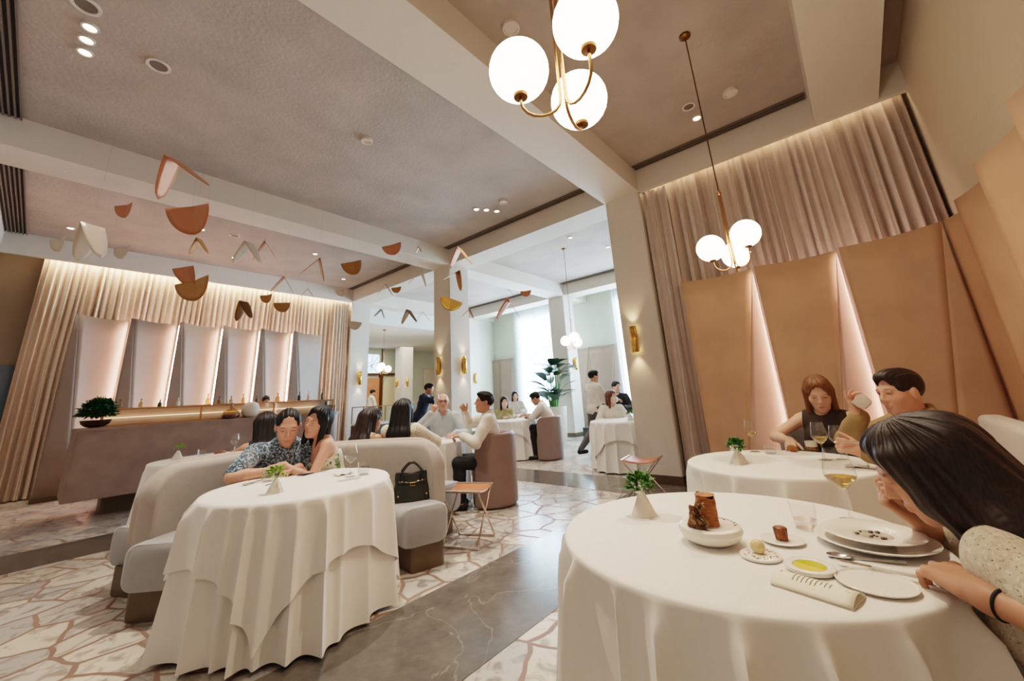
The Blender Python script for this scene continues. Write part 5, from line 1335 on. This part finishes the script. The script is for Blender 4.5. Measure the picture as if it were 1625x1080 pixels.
# group table
person('woman with brown hair and white halter top at the group table, back turned', (2.42, 4.25), 22, 1.03, True, hc=(2.517, 4.336, 1.115), lean=12, head=(8, -35, 0), top='halter', topm='shirt_white', skin='skin_b', hair='mid', hairm='hair_dark', res=.0075, neckopen=.04, extra=long_back(.3))
person('woman with very long black hair in cream knit at the group table, back turned', (2.70, 3.98), 36, 1.05, True, hc=(2.739, 4.034, 1.206), lean=6, head=(6, 0, 0), top='blouse', topm='crochet', sleeve=1, skin='skin_b', hair='long', res=.0075, extra=long_back(.5), arms={-1: dict(w=(3.05, 4.45, 1.0), hint=(0, 0, -1)), 1: dict(w=(3.15, 4.1, .86), hint=(.5, -.6, -.5))})
bald, I = person('balding man with glasses in pale blue shirt drinking across the group table', (4.17, 5.12), 232, 1.06, False, hc=(3.987, 4.86, 1.271), lean=8, head=(-4, 0, 0), top='shirt', topm='shirt_blue', sleeve=1, skin='skin_c', hair='bald', hairm='hair_brown', res=.007, bulk=1.05, arms={1: dict(w=(3.70, 4.76, 1.13), hint=(-.6, .6, -.8), dir=(.25, -.3, .9), n=(-.6, -.4, .2), curl=(50, 50, 30)), -1: dict(w=(3.9, 4.5, .84), hint=(.8, 0, -.5))})
b = MB()
for sg in (1, -1): b.tube([tuple(I['Hd'](sg*.034+.023*cos(a)*(1.15-.15*abs(cos(a))), .096, .006+.014*sin(a))) for a in [2*pi*i/16 for i in range(17)]], .0028, 6); b.tube([tuple(I['Hd'](sg*.056, .094, .012)), tuple(I['Hd'](sg*.08, .0, .008))], .003, 6)
b.tube([tuple(I['Hd'](-.01, .1, .012)), tuple(I['Hd'](.01, .1, .012))], .003, 6); b.build('eyeglasses', 'lens', bald)
person('man in loose white shirt in a barrel chair raising a spoon at the group table', (4.08, 4.02), 136, 1.08, False, hc=(3.876, 3.877, 1.244), lean=9, head=(-6, 10, 0), top='shirt', topm='shirt_white', sleeve=1, skin='skin_b', hair='short', res=.0065, bulk=1.05,
    arms={-1: dict(w=(3.60, 4.02, .85), hint=(-.2, -.8, -.5), dir=(-.5, .5, 0), n=(-.2, -.2, 1), curl=(60, 60, 40)), 1: dict(w=(3.80, 4.16, 1.13), hint=(.9, .5, -.8), dir=(-.5, .1, .9), n=(.6, .6, .1), curl=(60, 60, 40))})
o = cutlery('spoon', 'shiny spoon held up by the man in loose white shirt', (3.66, 4.06, 1.24), (3.76, 4.16, 1.25), 1.235)
t = wine_glass('wine glass lifted to the mouth of the balding man', 3.72, 4.68, 1.19, .2, .04, 0)
# woman alone at bar side table
person('woman with long black hair at the bar side table, back turned to the camera', (1.60, 4.84), 84, 1.05, True, hc=(1.589, 4.861, 1.141), lean=10, head=(8, 6, 0), top='tank', topm='black', skin='skin_b', hair='long', res=.0075, extra=long_back(.38), arms={-1: dict(w=(1.42, 5.42, .83), hint=(-1, 0, -.4)), 1: dict(w=(1.76, 5.42, .83), hint=(1, 0, -.4))})
# right table
person('young woman with a brown bob in dark sleeveless top looking down at her bread', (4.24, .33), 174, 1.10, True, hc=(4.221, .304, 1.121), lean=6, head=(22, 10, 0), top='tank', topm='brown_top', skin='skin_a', hair='bob', hairm='hair_brown', res=.0055, neckopen=.062,
    arms={1: dict(w=(3.88, .53, .845), hint=(.2, .9, -.3), dir=(-.9, -.05, -.12), n=(0, .1, 1), curl=(22, 34, 24)), -1: dict(w=(3.9, .12, .835), hint=(.3, -.9, -.3), dir=(-.8, .2, 0))})
drk, I = person('man with short dark hair in khaki shirt sipping from a pale cup on the banquette', (3.52, -.42), 116, 1.12, False, hc=(3.569, -.158, 1.188), lean=16, head=(6, 12, 0), top='shirt', topm='olive', sleeve=1, skin='skin_c', hair='short', hairm='hair_dark', res=.005, bulk=1.08,
    arms={-1: dict(w=(3.18, .08, .875), hint=(-.7, -.6, -.6), dir=(-.25, .85, .35), n=(-.9, -.2, .3), fcurl=((45, 60, 40), (50, 62, 40), (52, 62, 40), (55, 62, 40))), 1: dict(w=(3.54, .07, 1.045), hint=(.9, .4, -.7), dir=(.0, .25, .95), n=(.25, .95, -.1), fcurl=((30, 40, 20), (35, 45, 25), (20, 25, 15), (5, 10, 8)))})
wr = I['AR'][1][1]; e = I['AR'][1][0]; d = unit(wr-e); c = wr-d*.02; u = unit(np.cross(d, V3(0, 0, 1))); v = np.cross(d, u)
b = MB(); b.tube([tuple(c+.037*(u*cos(a)+v*sin(a))) for a in [2*pi*i/20 for i in range(21)]], .007, 8); b.sphere(tuple(c+.036*v), .02, 12, 8); b.build('wrist_watch', 'black', drk)
t = thing('ceramic_cup', 'pale ceramic cup held to the mouth of the man in khaki shirt', 'cup', (3.49, .01, 1.11))
MB().lathe([(.02, 0), (.036, .008), (.044, .035), (.045, .075), (.041, .075), (.038, .02), (0, .012)], 28).xform(Matrix.Rotation(radians(-40), 4, 'X')).build('cup_body', 'bisque', t)
cutlery('dessert_fork', 'small fork in the near hand of the man in khaki shirt', (3.12, .21, 0), (3.16, .10, 0), .93)
# staff and far guests
person('waiter in navy suit leaning forward beside the middle column', (6.28, 8.35), -62, 1.06, False, hc=(6.157, 8.027, 1.583), standing=True, lean=22, head=(10, 10, 0), top='jacket', topm='navy', botm='navy', sleeve=1, skin='skin_b', res=.009, arms={q: dict(w=(6.5-q*.02, 7.55-q*.1, 1.16), hint=(0, .2, -1)) for q in (1, -1)})
S_w = 1.04
person('waiter in white jacket and grey trousers walking past the table by the pillar', (7.32, 4.10), -28, S_w, False, hc=(7.575, 4.274, 1.603), standing=True, lean=3, head=(4, -14, 0), top='jacket', topm='shirt_white', botm='charcoal', sleeve=1, skin='skin_b', res=.0085,
    arms={1: dict(w=(7.78, 3.92, 1.12), hint=(0, 0, -1)), -1: dict(w=(7.92, 4.2, 1.12), hint=(0, 0, -1))},
    legs={1: (V3(.095, 0, .93*S_w), V3(.10, .16, .5*S_w), V3(.10, .14, .09)), -1: (V3(-.095, 0, .93*S_w), V3(-.10, -.05, .5*S_w), V3(-.10, -.36, .20))})
person('auburn haired woman in cream blouse at the table behind the big pillar', (7.5, 3.98), 215, 1.05, True, hc=(7.40, 3.84, 1.172), lean=6, head=(0, 42, 0), top='blouse', topm='blouse', sleeve=1, skin='skin_a', hair='mid', hairm='hair_red', res=.008)
person('man in dark jacket sitting behind the auburn haired woman', (8.9, 4.42), 205, 1.1, False, hc=(8.954, 4.482, 1.371), lean=2, head=(4, 40, 0), seat=.52, top='jacket', topm='black', sleeve=1, skin='skin_a', hair='short', res=.009)
person('long black haired woman in olive top facing the camera at the plant table', (7.55, 6.72), 222, 1.05, True, hc=(7.30, 6.62, 1.172), lean=2, head=(4, 14, 0), top='blouse', topm='olive_top', sleeve=.4, skin='skin_a', hair='long', res=.008, arms={q: dict(w=(7.3-q*.1, 6.46+q*.1, .83), hint=(q*.3, q*-.3, -.8)) for q in (1, -1)})
person('stooping man in white shirt, head bowed over his plate at the plant table', (7.30, 5.47), 118, 1.06, False, hc=(7.08, 5.49, 1.225), lean=30, head=(28, 0, 0), top='shirt', topm='shirt_white', sleeve=.5, skin='skin_b', hair='short', res=.0075, arms={q: dict(w=(7.0+q*.07, 5.72+q*.04, .89), hint=(-.6, -.6, -.6)) for q in (1, -1)})
person('distant woman in white at the farthest table by the sheer curtain', (9.5, 8.15), 225, 1.06, True, hc=(9.288, 7.976, 1.304), lean=2, head=(4, 10, 0), top='blouse', topm='shirt_white', sleeve=1, skin='skin_a', hair='mid', res=.011)
person('cook in white jacket standing in the far kitchen opening', (9.78, 17.0), -10, 1.12, False, hc=(9.804, 16.9, 1.80), standing=True, lean=6, head=(12, 0, 0), top='jacket', topm='shirt_white', botm='charcoal', sleeve=1, skin='skin_b', res=.013)
person('dark haired bartender behind the bar bottles, mostly hidden', (3.42, 10.5), -100, .98, False, hc=(3.434, 10.6, 1.506), standing=True, lean=6, head=(20, 0, 0), top='shirt', topm='black', sleeve=1, skin='skin_b', res=.012)

# ------------------------------------------------------------------ light
def area(name, loc, size, power, col, rot=(0, 0, 0), spread=pi):
    l = bpy.data.lights.new(name, 'AREA'); l.shape = 'RECTANGLE'; l.size, l.size_y = size; l.energy = power; l.color = col; l.spread = spread
    o = bpy.data.objects.new(name, l); COL.objects.link(o); o.location = loc; o.rotation_euler = rot; return o
def spot(loc, power, col=(1, .87, .72), size=80, blend=.7, soft=.05, aim=None):
    l = bpy.data.lights.new('downlight_beam', 'SPOT'); l.energy = power; l.color = col; l.spot_size = radians(size); l.spot_blend = blend; l.shadow_soft_size = soft
    o = bpy.data.objects.new('downlight_beam', l); COL.objects.link(o); o.location = loc
    if aim is not None: o.rotation_euler = (Vector(aim)-Vector(loc)).to_track_quat('-Z', 'Y').to_euler()
    return o
EXP = 1.0
for x, y, l in DL[:6]: spot((x, y, ZC-.03), 70, soft=.06)
for loc, p, aim in (((1.7, 3.6, 4.75), 420, (1.35, 3.1, .7)), ((2.3, 1.0, 4.75), 230, (1.75, .5, .7)), ((4.2, .8, 4.78), 190, (3.3, .5, .7)), ((3.3, 5.2, 4.78), 260, (3.5, 4.6, .7)), ((1.51, 9.2, 4.79), 80, None), ((3.68, 9.15, 4.79), 80, None), ((2.42, 10.55, 4.79), 50, None), ((5.11, 10.62, 4.79), 40, None), ((-.18, 10.63, 4.79), 40, None), ((7.51, 4.46, 4.79), 80, None), ((8.78, 4.15, 4.79), 50, None), ((7.2, 6.1, 4.79), 80, None), ((4.3, 4.2, 4.79), 90, None)):
    spot(loc, p, aim=aim, col=(1, .80, .60) if loc[1] < 1.2 else (1, .87, .72))
# daylight falling in through the back windows
area('window_daylight', (11.9, 8.9, 2.5), (2.2, 3.6), 190, (.58, .82, 1), (0, radians(90), 0))
area('window_daylight', (11.9, 4.6, 2.5), (2.3, 3.6), 190, (.58, .82, 1), (0, radians(90), 0))
area('lobby_light', (9.5, 14.8, 3.85), (4, 3), 110, (1, .93, .82))
# warm cove light over both drapes
area('cove_light', (2.7, 11.62, 4.6), (6.2, .05), 90, (1, .80, .56), (radians(12), 0, 0))
area('cove_light', (5.99, .5, 4.58), (.05, 3.0), 10, (1, .74, .44), (0, radians(-8), 0))
w = bpy.data.worlds.new('World'); scn.world = w; w.use_nodes = True
w.node_tree.nodes['Background'].inputs[0].default_value = srgb(255, 238, 220); w.node_tree.nodes['Background'].inputs[1].default_value = .34

# ------------------------------------------------------------------ camera
cam = bpy.data.cameras.new('camera'); co = bpy.data.objects.new('camera', cam); COL.objects.link(co); scn.camera = co
yaw, pit, rol = radians(40.16847), radians(15.4669), radians(-3.3072)
fw = Vector((cos(pit)*cos(yaw), cos(pit)*sin(yaw), sin(pit))); r0 = Vector((sin(yaw), -cos(yaw), 0)); u0 = r0.cross(fw)
r = r0*cos(rol)+u0*sin(rol); u = -r0*sin(rol)+u0*cos(rol)
co.matrix_world = Matrix(((r.x, u.x, -fw.x, 0), (r.y, u.y, -fw.y, 0), (r.z, u.z, -fw.z, 1.3), (0, 0, 0, 1)))
cam.sensor_width = 36; cam.sensor_fit = 'HORIZONTAL'; cam.lens = 624.13/1625*36; cam.shift_y = -(540-455.51)/1625; cam.clip_start = .05; cam.clip_end = 100
scn.view_settings.view_transform = 'Filmic'; scn.view_settings.look = 'Medium High Contrast'; scn.view_settings.exposure = .4
scn.cycles.max_bounces = 8; scn.cycles.diffuse_bounces = 4; scn.cycles.transparent_max_bounces = 24; scn.cycles.caustics_reflective = False; scn.cycles.caustics_refractive = False
scn.cycles.sample_clamp_indirect = 6
